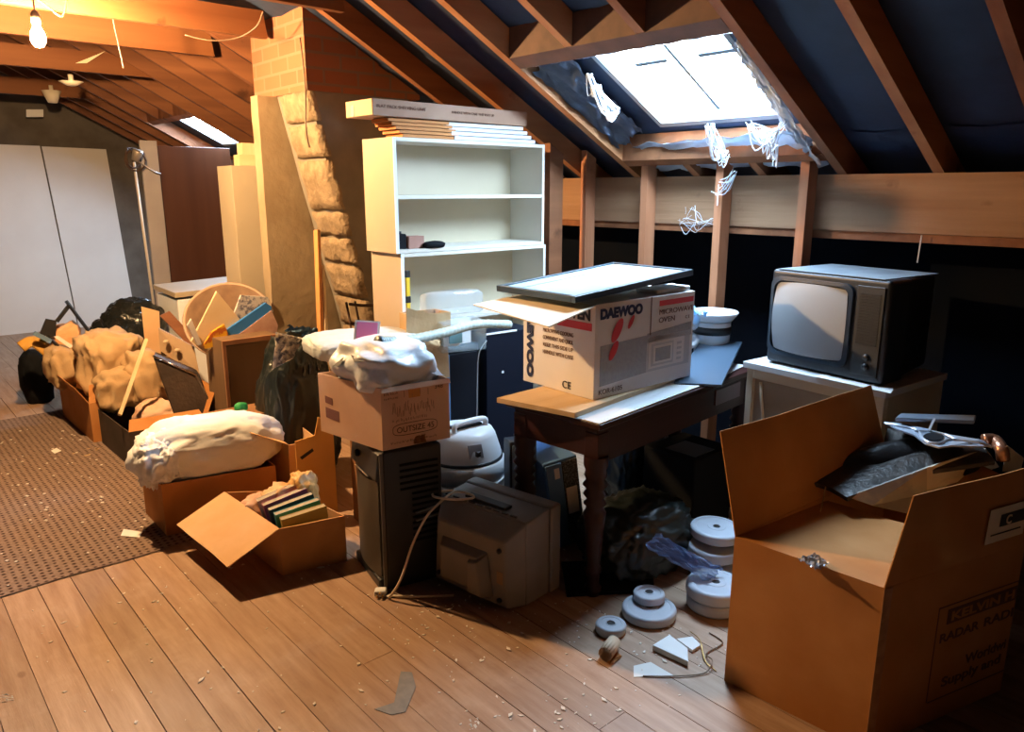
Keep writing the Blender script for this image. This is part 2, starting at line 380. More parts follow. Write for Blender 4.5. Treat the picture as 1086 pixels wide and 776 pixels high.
def wp(name, bm, mat, root, **k):
    """a part modelled in room coordinates"""
    r = root
    off = Vector()
    while r is not None: off += r.location; r = r.parent
    bmesh.ops.translate(bm, verts=bm.verts, vec=-off)
    return obj(name, bm, mat, root, **k)
def solo(name, bm, mat, label, cat, group=None, kind=None, **k):
    """a thing that is one mesh, modelled in room coordinates, origin under its middle"""
    lo = Vector([min(v.co[i] for v in bm.verts) for i in range(3)]); hi = Vector([max(v.co[i] for v in bm.verts) for i in range(3)])
    c = (lo + hi) / 2; c.z = lo.z
    bmesh.ops.translate(bm, verts=bm.verts, vec=-c)
    o = obj(name, bm, mat, **k); o.location = c
    return tag(o, label, cat, group, kind)
def soloblob(name, c, size, mat, label, cat, rz=0, tilt=(0, 0), group=None, **k):
    o = obj(name, blob(size, **k), mat, smooth=True); o.location = c; o.rotation_euler = (tilt[0], tilt[1], rz)
    return tag(o, label, cat, group)

# ================================================================== THE ROOM
T28 = math.tan(R(28))
def zr(x): return 1.69 + (3.6 - abs(x)) * T28           # underside of the rafters
DEP = .14
# floor boards, each board a strip with a hair gap, ends staggered
bm = bmesh.new()
k0 = int((-5.4 - .026) / .125)
for k in range(k0, 43):
    x = .026 + k * .125; rr = random.Random(k)
    cuts = sorted([-3.0, 10.3] + [rr.uniform(-2.5, 9.8) for _ in range(2)])
    if k == 12: cuts = [-3.0, 1.325, 7.0, 10.3]
    if k == 11: cuts = [-3.0, 4.7, 10.3]
    for a, b in zip(cuts, cuts[1:]):
        g = rr.choice((.0010, .0014, .0024))
        box(bm, x + g, x + .125 - g, a + .001, b - .001, -.022, 0)
struct('floor', bm, FLOORM)
struct('floor.001', B(-5.5, 5.5, -3.1, 10.4, -.06, -.024), BLKM)

def roof(name, sx, holes):
    xs = sorted(set([0, .7, 1.4, 2.0, 2.4, 2.75, 3.2, 3.6, 4.2, 4.8, 5.5] + [v for h in holes for v in h[:2]]))
    ys = sorted(set([-3.1 + .14 * i for i in range(97)] + [v for h in holes for v in h[2:]]))
    bm = bmesh.new()
    def pt(x, y):
        ph = ((y - .879) / .42) % 1
        sag = .016 * math.sin(math.pi * ph) ** 2
        for h in holes:
            if h[0] - .12 < x < h[1] + .12 and h[2] - .2 < y < h[3] + .2: sag = 0
        return Vector((sx * x, y, zr(x) + DEP + .012 - sag))
    xx = []
    for a, b in zip(xs, xs[1:]):
        n = max(1, int((b - a) / .12)); xx += [a + (b - a) * i / n for i in range(n)]
    xx.append(xs[-1]); V = {}
    for i, x in enumerate(xx):
        for j, y in enumerate(ys): V[i, j] = bm.verts.new(pt(x, y))
    for i in range(len(xx) - 1):
        for j in range(len(ys) - 1):
            cx, cy = (xx[i] + xx[i + 1]) / 2, (ys[j] + ys[j + 1]) / 2
            if any(h[0] < cx < h[1] and h[2] < cy < h[3] for h in holes): continue
            bm.faces.new((V[i, j], V[i + 1, j], V[i + 1, j + 1], V[i, j + 1]))
    # laps of the felt
    for x in (1.1, 1.9, 2.62, 3.52, 4.3):
        for a, b in ([(-3.1, 1.7), (2.98, 10.3)] if 2.5 < x < 3.5 else [(-3.1, 10.3)]):
            n = int((b - a) / .14); z = lambda q: zr(q) + DEP + .004
            for i in range(n):
                y0, y1 = a + (b - a) * i / n, a + (b - a) * (i + 1) / n
                sg = lambda y: .016 * math.sin(math.pi * (((y - .879) / .42) % 1)) ** 2
                bm.faces.new([bm.verts.new(v) for v in ((sx * x, y0, z(x) - sg(y0)), (sx * (x + .07), y0, z(x + .07) - sg(y0)),
                                                       (sx * (x + .07), y1, z(x + .07) - sg(y1)), (sx * x, y1, z(x) - sg(y1)))])
    o = struct(name, bm, FELT)
    for p in o.data.polygons: p.use_smooth = True
    return o
SKY1 = (2.818, 3.413, 1.90, 2.66); SKY2 = (2.6, 3.2, 7.34, 8.2)
roof('ceiling', 1, [SKY1, SKY2]); roof('ceiling.001', -1, [])
struct('wall_eave_shade', B(3.97, 4.02, -3.1, 10.4, 0, zr(3.97) + .19), M('eave_shade', (.003, .005, .010), (.007, .008, .011), spec=.05, rough=.9, scale=2, bump=.2, bscale=6))  # added near-black sheet in place of the deep shade of the eaves
struct('wall_left', B(-5.5, -5.4, -3.1, 10.4, 0, zr(5.4) + .2), EAVE)
for nm, y0, y1 in (('wall_back', 10.25, 10.35), ('wall_front', -3.1, -3.0)):
    z = zr(5.5) + DEP; top = zr(0) + DEP + .05
    struct(nm, SL([(-5.5, y0, 0), (5.5, y0, 0), (5.5, y0, z), (0, y0, top), (-5.5, y0, z)], (0, y1 - y0, 0)), ENDW)

# skylights
def skylight(n, h, sx, label):
    x0, x1, y0, y1 = h; z = lambda x, o=0: zr(x) + DEP + .012 + o
    root = thing('window_%d' % n, label, 'skylight'); root['kind'] = 'structure'
    def P(x, y, o): return (sx * x, y, z(x, o))
    fr = bmesh.new(); w = .03
    for (a, b, c, d) in ((x0, x0 + w, y0, y1), (x1 - w, x1, y0, y1), (x0 + w, x1 - w, y0, y0 + w), (x0 + w, x1 - w, y1 - w, y1)):
        slab(fr, [P(a, c, 0), P(b, c, 0), P(b, d, 0), P(a, d, 0)], (0, 0, .09))
    obj('window_frame', fr, M('skylight_frame', (.3, .33, .36), rough=.6), root)
    ym = (y0 + y1) / 2
    obj('glazing_bar', SL([P(x0 + w, ym - .01, .05), P(x1 - w, ym - .01, .05), P(x1 - w, ym + .01, .05), P(x0 + w, ym + .01, .05)], (0, 0, .03)), M('glazing_bar_lead', (.25, .27, .3), rough=.6), root)
    for a, b in ((y0 + w, ym - .01), (ym + .01, y1 - w)):
        obj('pane', SL([P(x0 + w, a, .06), P(x1 - w, a, .06), P(x1 - w, b, .06), P(x0 + w, b, .06)], (0, 0, .004)), GLASS, root)
        xm = x0 + (x1 - x0) * .30; c = (a + b) / 2
        if n == 1: obj('glazing_clip', SL([P(xm, a + .03, .04), P(xm + .022, a + .03, .04), P(xm + .022, c + .05, .04), P(xm, c + .05, .04)], (0, 0, .012)), M('clip_lead', (.25, .3, .35), rough=.6), root)
    li = bpy.data.lights.new('sky_portal', 'AREA'); li.shape = 'RECTANGLE'; li.cycles.is_portal = True
    sl = math.hypot(x1 - x0, (x1 - x0) * T28); li.size = sl; li.size_y = y1 - y0
    lo = bpy.data.objects.new('sky_portal', li); COL.objects.link(lo)
    xm = (x0 + x1) / 2; lo.location = (sx * xm, ym, z(xm, .12)); lo.rotation_euler = (0, R(28) * sx, 0)
skylight(1, SKY1, 1, 'bright two-pane roof window above the microwave carton and table')
skylight(2, SKY2, 1, 'far roof window low in the slope above the brown wardrobe')

# rafters
def rafter(y, xa, xb, label, mat=W_RAFT, group=None, w=.045):
    y0, y1 = y, y + w
    o = obj('rafter', SL([(xa, y0, zr(xa)), (xb, y0, zr(xb)), (xb, y0, zr(xb) + DEP), (xa, y0, zr(xa) + DEP)], (0, w, 0)), mat)
    return tag(o, label, 'rafter', group)
XE = 3.96
rafter(.439, 0.01, XE, 'sloping roof rafter at the far right, second one right of the skylight cluster beyond the orange one', W_RAFT_DARK)
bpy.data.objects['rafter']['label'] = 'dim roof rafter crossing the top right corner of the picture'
rafter(.859, 0.01, XE, 'dark sloping rafter second to the right of the skylight', W_RAFT_DARK)
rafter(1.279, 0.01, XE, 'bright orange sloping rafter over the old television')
rafter(1.703, 0.01, XE, 'dark sloping rafter forming the right edge of the skylight', W_RAFT_DARK)
rafter(2.105, 0.01, 2.572, 'short sloping rafter ending at the skylight header, nearer the television', W_RAFT_DARK)
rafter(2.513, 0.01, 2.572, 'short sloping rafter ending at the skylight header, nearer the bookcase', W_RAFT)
rafter(2.120, 3.50, XE, 'lower rafter stub under the middle of the skylight', W_RAFT_DARK)
rafter(2.520, 3.50, XE, 'lower rafter stub under the bookcase end of the skylight', W_RAFT_DARK)
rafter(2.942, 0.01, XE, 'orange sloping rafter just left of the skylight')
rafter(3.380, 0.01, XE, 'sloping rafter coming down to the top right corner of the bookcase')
k = 0; y = 3.80
while y < 10.1:
    if 7.3 < y < 8.2:
        for xa_, xb_ in ((.01, 2.5), (3.3, XE)): rafter(y, xa_, xb_, 'rafter of the far roof slope beyond the brick chimney', W_RAFT_DARK, 'far roof rafters')
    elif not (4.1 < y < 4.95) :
        rafter(y, 0.01, XE, 'rafter of the far roof slope beyond the brick chimney' if y > 4.2 else 'dark rafter passing just in front of the brick chimney', W_RAFT_DARK, 'far roof rafters' if y > 4.2 else None)
    y += .42
tag(obj('header_beam', SL([(2.575, 1.75, zr(2.575)), (2.65, 1.75, zr(2.65)), (2.65, 1.75, zr(2.65) + DEP), (2.575, 1.75, zr(2.575) + DEP)], (0, 1.19, 0)), M('shaded_header_wood', (.07, .032, .022), (.12, .055, .035), rough=.7, scale=8)), 'shaded timber header above the skylight joining two rafters', 'timber beam')  # the header's shade is put into this darker wood colour
tag(obj('header_beam', SL([(2.503, 7.24, zr(2.503)), (2.56, 7.24, zr(2.56)), (2.56, 7.24, zr(2.56) + DEP), (2.503, 7.24, zr(2.503) + DEP)], (0, 1.13, 0)), W_RAFT_DARK), 'timber header above the far roof window', 'timber beam')
tag(obj('trimmer_beam', SL([(3.44, 1.75, zr(3.44)), (3.495, 1.75, zr(3.495)), (3.495, 1.75, zr(3.495) + DEP), (3.44, 1.75, zr(3.44) + DEP)], (0, 1.19, 0)), W_RAFT_DARK), 'dark timber trimmer under the lower edge of the skylight', 'timber beam')
tag(obj('purlin', SL([(3.6, -1.0, 1.425), (3.68, -1.0, 1.425), (3.68, -1.0, zr(3.68) - .004), (3.6, -1.0, zr(3.6) - .004)], (0, 11, 0)), W_PURL), 'long rough-sawn horizontal purlin carrying the rafters', 'timber beam')
tag(obj('batten', B(3.61, 3.66, -1.0, 10.0, 1.385, 1.423), W_RAFT_DARK), 'thin dark batten fixed under the long purlin', 'timber beam')
# posts under the skylight side
for yy, lab in ((1.865, 'upright post right behind the old television'), (2.335, 'upright post behind the white bucket, cobwebs at its head'),
                (2.835, 'upright post behind the microwave carton, middle of its top'), (3.31, 'upright post behind the left end of the microwave carton')):
    tag(obj('post', SL([(3.51, yy - .0225, 0), (3.595, yy - .0225, 0), (3.595, yy - .0225, zr(3.595) + DEP - .03), (3.51, yy - .0225, zr(3.51) + DEP - .03)], (0, .045, 0)), W_POST), lab, 'post')
tag(obj('post', SL([(3.23, 3.32, 0), (3.34, 3.32, 0), (3.34, 3.32, zr(3.34) - .005), (3.23, 3.32, zr(3.23) - .005)], (0, .045, 0)), W_RAFT_DARK), 'dark broad post against the right side of the bookcase', 'post')
# collar ties
for yy, lab in ((3.70, 'dark horizontal collar beam nearest the camera, in front of the chimney top'), (4.62, 'brightly lit orange collar beam right behind the bulb'),
                (5.46, 'second collar beam behind the bulb'), (6.80, 'third collar beam behind the bulb'), (8.78, 'farthest orange collar beam near the end wall')):
    z = 2.49; xr = 3.6 - (z - 1.69) / T28; xt = 3.6 - (z + .15 - 1.69 - DEP) / T28
    tag(obj('collar_beam', SL([(-xr, yy - .047, z), (xr, yy - .047, z), (xt, yy - .047, z + .15), (-xt, yy - .047, z + .15)], (0, .045, 0)), W_COLLAR), lab, 'timber beam')

# chimney
ch = thing('chimney', 'chimney of red brick over rough stone blocks with a slanting flue', 'chimney', (2.14, 4.2, 0)); ch['kind'] = 'structure'
def rel(o, p): return Vector(p) - o.location
obj('brick_top', B(0, .78, 0, .72, 2.17, 2.72), BRICK, ch)
sx = lambda z: 2.14 + (2.17 - z) * .243
n = 14; bm = bmesh.new(); zs = [2.17 - 2.17 * i / n for i in range(n + 1)]
prev = None
for z in zs:
    ring = [bm.verts.new((sx(z) - 2.14 + dx + .012 * noise.noise(Vector((z * 4, dx, 0))), dy, z)) for dx, dy in ((.01, .01), (.70, .01), (.70, .42), (.01, .42))]
    if prev:
        for i in range(4): bm.faces.new((prev[i], prev[(i + 1) % 4], ring[(i + 1) % 4], ring[i]))
    else: bm.faces.new(ring)
    prev = ring
bm.faces.new(prev); obj('flue_shaft', bm, RENDERG, ch)
z = 2.165
for i, h in enumerate((.18, .2, .31, .16, .17, .22, .2, .17, .2, .18)):
    z1 = z - h + .02; xa, xb = sx(z) - 2.14, sx(z1) - 2.14; bm = bmesh.new()
    nx, ny, nz = 2, 9, 6; g = {}
    for kk in range(nz + 1):
        for jj in range(ny + 1):
            zz = z + (z1 - z) * kk / nz; yy = .0 + .36 * jj / ny
            x = xa + (xb - xa) * kk / nz - .022 + .022 * noise.noise(Vector((yy * 14, zz * 14, i)))
            if kk in (0, nz) or jj in (0, ny): x += .012
            g[kk, jj] = bm.verts.new((x, yy - .012 + .01 * noise.noise(Vector((zz * 9, i, 3))), zz + .008 * noise.noise(Vector((yy * 12, i, 5)))))
    for kk in range(nz):
        for jj in range(ny): bm.faces.new((g[kk, jj], g[kk, jj + 1], g[kk + 1, jj + 1], g[kk + 1, jj]))
    # turn the edge on to the front face and close behind
    for kk in range(nz):
        a, b = g[kk, 0], g[kk + 1, 0]
        c = bm.verts.new((a.co.x + .05, a.co.y, a.co.z)); d = bm.verts.new((b.co.x + .05, b.co.y, b.co.z)); bm.faces.new((a, b, d, c))
    for row in (0, nz):
        for jj in range(ny):
            a, b = g[row, jj], g[row, jj + 1]
            c = bm.verts.new((a.co.x + .05, a.co.y, a.co.z)); d = bm.verts.new((b.co.x + .05, b.co.y, b.co.z)); bm.faces.new((a, b, d, c))
    obj('stone_block', bm, STONE, ch, smooth=True); z -= h
bm = bmesh.new(); g = {}
for kk in range(19):
    for i, (dx, dy) in enumerate(((-.11, .43), (.85, .43), (.85, .53), (-.11, .53))):
        zz = 2.17 * kk / 18; g[kk, i] = bm.verts.new((dx + .008 * noise.noise(Vector((zz * 5, i, 0))), dy, zz))
for kk in range(18):
    for i in range(4): bm.faces.new((g[kk, i], g[kk, (i + 1) % 4], g[kk + 1, (i + 1) % 4], g[kk + 1, i]))
bm.faces.new([g[18, i] for i in range(4)]); obj('plastered_pier', bm, PLAST, ch)

# ================================================================== THE BIG CARTON, front right
A, Bc, Cc, D = (2.05, .745), (2.665, .571), (3.02, 1.14), (2.02, 1.205)
root, ctr, O = carton('cardboard_carton', 'big open brown carton with raised flaps and printed lettering, nearest the camera at right', 'cardboard box',
    [A, Bc, Cc, D], 0, .53, {'+y': (.34, 17, .02), '-x': (.54, -92, .0, .03), '-y': (.27, 2, .06, -.02), '+x': (.20, 60, .02)}, mat=CARD_O)
root.name = 'printed_carton'
e = (Vector((*Bc, 0)) - Vector((*A, 0))).normalized()
def U(u, z): return Vector((*A, 0)) + e * u + Vector((0, 0, z)) - ctr
up = Vector((0, 0, 1))
fr = bmesh.new(); nn = e.cross(up).normalized() * .0012
def rect(bm, u0, u1, z0, z1): slab(bm, [U(u0, z0), U(u1, z0), U(u1, z1), U(u0, z1)], nn)
for a in ((.255, .637, .398, .402), (.262, .637, .074, .078), (.255, .2585, .078, .402)): rect(fr, *a)
obj('printed_frame', fr, INKB, root)
pl = bmesh.new(); rect(pl, .30, .637, .335, .385); obj('printed_band', pl, INKB, root)
text(root, 'KELVIN H', U(.315, .345), e, up, .042, CARD_O, bold=.0012, width=.305, lift=.0022)
text(root, 'RADAR', U(.275, .278), e, up, .042, INKB, bold=.001, width=.185)
text(root, 'RADI', U(.485, .278), e, up, .042, INKB, bold=.001, width=.145)
text(root, 'Worldwi', U(.42, .165), e, up, .048, INKB, bold=.001, width=.205)
text(root, 'Supply and', U(.315, .115), e, up, .046, INKB, bold=.001, width=.29)
FO = Vector((-.272, -.962, 0)) * .012
def rect3(u0, u1, z0, z1, k):
    q = [U(u0, z0), U(u1, z0), U(u1, z1), U(u0, z1)]
    return SL([p + FO * (.35 + (p.z + .0 - .53) * 3.0) + FO * .12 * k for p in q], nn)
obj('paper_label', rect3(.415, .60, .575, .69, 1), CREAMC, root)
obj('label_print', rect3(.47, .60, .625, .665, 2), INK, root)
text(root, 'C', U(.49, .632) + FO * 1.2, e, up, .04, CREAMC, bold=.001, lift=.002)
obj('label_print', rect3(.435, .58, .6, .604, 2), INK, root)
# brown paper tape down the near corner and a scuffed tab of silver tape on the folded flap
obj('corner_tape', SL([U(0, 0.0) + Vector((-.003, .0, 0)), U(.03, 0) + nn * 2, U(.03, .528) + nn * 2, U(0, .528) + Vector((-.003, 0, 0))], nn), M('paper_tape', (.36, .17, .07), (.46, .24, .11), rough=.7, scale=30), root)
tp = crumple([(1.99, .92, .534), (2.05, .905, .536), (2.075, .965, .538), (2.01, .985, .536)], 10, 10, .012, 5, 2, th=.001)
wp('silver_tape', tp, M('silver_tape', (.7, .7, .72), rough=.25, metal=.6), root)

# what lies in the carton
t = thing('saddle_bag', 'black glossy bag with silver curved handle lying on top of the big printed carton', 'bag', (2.72, 1.08, .5))
sp = spline([(2.44, 1.285, .60), (2.53, 1.25, .598), (2.60, 1.215, .605), (2.66, 1.16, .615), (2.74, 1.09, .63), (2.84, .98, .65), (2.90, .88, .66), (2.94, .80, .68)], 8)
rad = [.012, .022, .022, .045, .07, .09, .085, .04]
def rf(q):
    f = q * (len(rad) - 1); i = min(int(f), len(rad) - 2); return (rad[i] * (1 - f + i) + rad[i + 1] * (f - i)) * (1 + .08 * noise.noise(Vector((q * 14, 2, 1))))
sp = [p + Vector((.09, .035, -.03)) * min(1, max(0, (p.x - 2.5) * 5)) for p in sp]
wp('bag_body', TUBE(sp, .05, seg=22, rfun=rf, flat=.8), M('black_leather', (.012, .01, .01), rough=.28, bump=.2, bscale=30, spec=.6), t, smooth=True)
pts_ = [(824, 504, .60), (846, 496, .60), (868, 492, .60), (871, 500, .605), (896, 492, .61), (893, 487, .61), (920, 478, .62), (936, 473, .63), (941, 453, .70), (972, 462, .71), (990, 472, .71), (1040, 471, .71), (1056, 488, .68), (983, 499, .64), (940, 512, .60), (899, 527, .58), (880, 516, .585), (868, 512, .59), (846, 512, .595)]
wp('leather_flap', SL([atz(*q) for q in pts_], (0, 0, -.018)), M('worn_black_leather', (.016, .012, .010), (.045, .03, .022), rough=.4, scale=14, bump=.4, bscale=22), t, bevel=.003)
wp('edge_piping', TUBE([atz(*q) + Vector((0, 0, .002)) for q in pts_[:8]], .003), M('piping_grey', (.2, .19, .19), rough=.4), t, smooth=True)
wp('silver_plate', SL([atz(*q) for q in ((937, 447, .735), (960, 449, .738), (985, 455, .738), (1010, 461, .735), (1040, 466, .735), (1055, 471, .72), (1040, 473, .725), (1010, 472, .73), (996, 474, .73), (982, 470, .73), (970, 461, .735), (952, 455, .735))], (0, 0, -.006)), M('silver_plate', (.5, .56, .66), rough=.35, metal=.3), t)
wp('slot', SL([atz(990 + 11 * math.cos(a_ * .4), 463 + 4 * math.sin(a_ * .4), .7375) for a_ in range(15)], (0, 0, .002)), BLK, t)
STR = M('silver_trim', (.62, .66, .74), rough=.28, metal=.5)
wp('silver_trim', TUBE(spline([atz(938, 449, .735), atz(952, 451, .74), atz(972, 456, .74), atz(981, 467, .735), atz(996, 470, .735), atz(1008, 466, .735), atz(1037, 469, .735), atz(1052, 474, .72)], 12), .005, flat=.6, seg=16), STR, t, smooth=True)
wp('silver_trim', TUBE(spline([atz(970, 457, .742), atz(984, 457, .742), atz(1001, 460, .742), atz(1012, 465, .74)], 12), .004, flat=.6, seg=16), STR, t, smooth=True)
wp('carry_bar', SL([atz(949, 447, .75), atz(1033, 450, .75), atz(1035, 444, .755), atz(955, 442, .755)], (0, 0, .016)), M('dull_steel', (.35, .4, .48), rough=.35, metal=.5), t, bevel=.004)
wp('bar_stay', BAR(atz(991, 444, .77), atz(985, 457, .745), .008, .006), STR, t)
wp('copper_clasp', TUBE(spline([atz(1044, 466, .735), atz(1054, 466, .735), atz(1062, 476, .72), atz(1064, 488, .68)], 5), .022, flat=.7), M('copper_clasp', (.4, .2, .12), rough=.3, metal=.7), t, smooth=True)
wp('buckle', TUBE([atz(862, 508, .59), atz(857, 518, .57), atz(857, 526, .55)], .004), BLK, t, smooth=True)
wp('strap_wire', TUBE(spline([atz(877, 508, .59), atz(874, 525, .57), atz(870, 542, .54)], 5), .0022), BRASS, t, smooth=True)
t = thing('folded_board', 'cream board box standing along the front inside of the big printed carton', 'cardboard box', (2.65, .85, .5))
qa, qb, qc, qd = atz(983, 496, .655), atz(1046, 476, .70), atz(1060, 495, .60), atz(983, 523, .56)
wp('panel', SL([qa, qb, qc, qd], (.004, .006, 0)), CREAMC, t)
wp('dusty_panel', SL([atz(899, 527, .575), qa, qd, atz(965, 545, .52), atz(925, 536, .55)], (.004, .006, 0)), M('dusty_board', (.5, .42, .32), (.34, .31, .28), rough=.8, scale=9, contrast=(.45, .55)), t)
wp('side', SL([qb, qb + Vector((.05, .06, 0)), qc + Vector((.05, .06, 0)), qc], (0, .004, 0)), CREAMC, t)
solo('card_sheet', SL([atz(1063, 500, .58), atz(1082, 500, .58), atz(1086, 486, .66), atz(1068, 472, .74)], (.004, .002, 0)), CREAMC, 'small upright cream card at the right end of the big printed carton', 'card')

# ================================================================== OLD TELEVISION ON ITS UNIT
a0 = R(-10 + 90)
t = thing('small_fridge', 'low white-topped unit with recessed back panel under the old black television', 'fridge', (3.12, 1.86, 0), rz=R(-5))
# local: x into the room edge, y along the front (negative towards the camera)
w_, d_, h_ = .66, .5, .83
bm = bmesh.new(); box(bm, 0, d_, -w_, 0, .0, h_ - .03); 
fr = bmesh.new()
box(fr, .0, .03, -w_, -w_ + .035, 0, h_ - .03); box(fr, .0, .03, -.035, 0, 0, h_ - .03); box(fr, .0, .03, -w_ + .035, -.035, 0, .04); box(fr, .0, .03, -w_ + .035, -.035, h_ - .075, h_ - .03)
obj('cabinet_body', B(.03, d_, -w_, 0, 0, h_ - .03), M('cream_enamel', (.62, .55, .42), (.68, .6, .47), rough=.45, scale=3), t)
obj('edge_frame', fr, M('cream_enamel', (.62, .55, .42)), t, bevel=.003)
obj('back_panel', B(.018, .0298, -w_ + .036, -.036, .041, h_ - .076), M('beige_panel', (.34, .28, .22), (.4, .34, .27), rough=.5, scale=3), t)
obj('top_board', B(-.015, d_ + .01, -w_ - .01, .015, h_ - .0295, h_), WHITE, t, bevel=.003)
obj('drain_hose', TUBE(spline([(.005, -.1, .03), (.0, -.11, .3), (.002, -.105, .55), (-.004, -.09, .68), (.012, -.07, .74)], 8), .007), CABLE, t, smooth=True)
obj('rating_plate', B(.0165, .0178, -.47, -.36, .6, .67), M('plate_print', (.3, .28, .26), (.36, .34, .3), rough=.4, scale=50), t)
obj('wire_foot', TUBE([(-.01, -.0, .48), (-.012, -.07, .475), (-.01, -.13, .47)], .006), BLK, t, smooth=True)
for i, (x, y, r_, l, w) in enumerate(((.05, -.13, .3, .3, .16), (.03, -.36, -.1, .34, .2))):
    solo('paper_sheet', SL([Vector((3.12, 1.86, .8312 + .0015 * i)) + Matrix.Rotation(R(-5) + r_ * .3, 4, 'Z') @ Vector(p) for p in ((x - .045, y, 0), (x + .12, y, 0), (x + .12, y - l * .8, 0), (x - .045, y - l, 0))], (0, 0, .001)), PAPER,
         ('pale paper under the left corner of the old television', 'pale paper under the front edge of the old television')[i], 'paper')
t = thing('television', 'old black tube television with grey screen on the low white-topped unit', 'television', (3.17, 1.80, .836), rz=R(-8))
W, Dp, Hh = .57, .40, .43
bm = bmesh.new()
box(bm, .0, .16, -W, 0, .0, Hh); obj('front_shell', bm, TVB, t, bevel=.018)
bm = bmesh.new()
f = [(.16, -W + .01, .012), (.16, -.01, .012), (.16, -.01, Hh - .001), (.16, -W + .01, Hh - .001)]
g = [(.42, -W + .05, .03), (.42, -.05, .03), (.42, -.05, Hh - .012), (.42, -W + .05, Hh - .012)]
F = [bm.verts.new(p) for p in f]; G = [bm.verts.new(p) for p in g]
bm.faces.new(F[::-1]); bm.faces.new(G)
for i in range(4): bm.faces.new((F[i], F[(i + 1) % 4], G[(i + 1) % 4], G[i]))
obj('rear_shell', bm, TVB, t, bevel=.012)
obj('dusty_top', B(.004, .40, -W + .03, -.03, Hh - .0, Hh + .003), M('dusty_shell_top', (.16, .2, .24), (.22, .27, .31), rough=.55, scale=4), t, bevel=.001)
# bezel ring and bulging tube
def rrect(y0, y1, z0, z1, r, n=6):
    out = []
    for cy, cz, a in ((y1 - r, z1 - r, 0), (y0 + r, z1 - r, 90), (y0 + r, z0 + r, 180), (y1 - r, z0 + r, 270)):
        for k in range(n + 1): an = R(a + 90 * k / n); out.append((cy + r * math.cos(an), cz + r * math.sin(an)))
    return out
bm = bmesh.new(); o_, i_ = rrect(-.415, -.012, .045, Hh - .03, .04), rrect(-.40, -.027, .06, Hh - .045, .05)
vo_ = [bm.verts.new((-.012, y, z)) for y, z in o_]; vi_ = [bm.verts.new((-.014, y, z)) for y, z in i_]; vb_ = [bm.verts.new((.002, y, z)) for y, z in o_]; vc_ = [bm.verts.new((.0, y, z)) for y, z in i_]
n = len(vo_)
for k in range(n):
    j = (k + 1) % n
    bm.faces.new((vo_[k], vo_[j], vi_[j], vi_[k])); bm.faces.new((vo_[k], vb_[k], vb_[j], vo_[j])); bm.faces.new((vi_[k], vi_[j], vc_[j], vc_[k]))
obj('screen_bezel', bm, M('blue_black_bezel', (.02, .035, .055), rough=.3), t, smooth=False)
bm = bmesh.new(); g = {}
for i in range(17):
    for j in range(17):
        u, v = i / 16 * 2 - 1, j / 16 * 2 - 1
        # squircle mapping
        y = u * math.sqrt(1 - v * v / 2 * .25) ; z = v * math.sqrt(1 - u * u / 2 * .25)
        g[i, j] = bm.verts.new((-.004 - .022 * (1 - (u * u + v * v) / 2), -.2135 + y * .184, .2225 + z * .16))
for i in range(16):
    for j in range(16): bm.faces.new((g[i, j], g[i + 1, j], g[i + 1, j + 1], g[i, j + 1]))
obj('screen', bm, SCREEN, t, smooth=True)
obj('control_panel', B(-.006, .0, -W + .02, -.43, .03, Hh - .03), M('speaker_panel', (.018, .02, .022), rough=.55), t, bevel=.003)
bm = bmesh.new()
for k in range(18): box(bm, -.009, -.006, -W + .035, -.445, .16 + k * .012, .165 + k * .012)
obj('speaker_grille', bm, BLK, t)
for z in (.07, .11): obj('control_knob', LATHE([(0, 0), (.014, 0), (.012, .012), (0, .012)], seg=20), BLK, t, smooth=True, loc=(-.006, -.5, z), rot=(0, R(-90), 0))

# ================================================================== DARK TABLE
TR = R(5)
t = thing('table', 'dark mahogany table with turned legs carrying the microwave carton', 'table', (2.05, 1.82, 0), rz=TR)
L_, Wd = 1.32, .50
obj('tabletop', B(-.0, L_, 0, Wd, .725, .75), W_DARK, t, bevel=.006)
ap = bmesh.new(); box(ap, .03, L_ - .03, .03, .055, .575, .7245); box(ap, .03, L_ - .03, Wd - .055, Wd - .03, .60, .7245); box(ap, .03, .055, .055, Wd - .055, .60, .7245); box(ap, L_ - .055, L_ - .03, .055, Wd - .055, .60, .7245)
obj('apron', ap, W_DARK, t)
obj('drawer_front', B(.93, 1.17, .024, .0298, .625, .70), M('worn_veneer', (.06, .03, .045), (.085, .045, .06), rough=.4, scale=5), t, bevel=.002)
leg = [(0, 0), (.022, 0), (.026, .03), (.018, .05), (.02, .09), (.027, .11), (.02, .13), (.028, .28), (.034, .36), (.024, .385), (.034, .40), (.024, .42), (.036, .44), (.026, .46), (.038, .48), (.028, .50), (.034, .52), (.03, .54), (.036, .56), (.036, .60)]
for x, y in ((.06, .06), (.06, Wd - .06), (L_ - .06, .06), (L_ - .06, Wd - .06)):
    lg = obj('leg', LATHE([(r * 1.35, z) for r, z in leg], seg=28), W_DARK, t, smooth=True, loc=(x, y, 0))
    obj('leg_block', B(-.034, .034, -.034, .034, .59, .7), W_DARK, lg, bevel=.003)
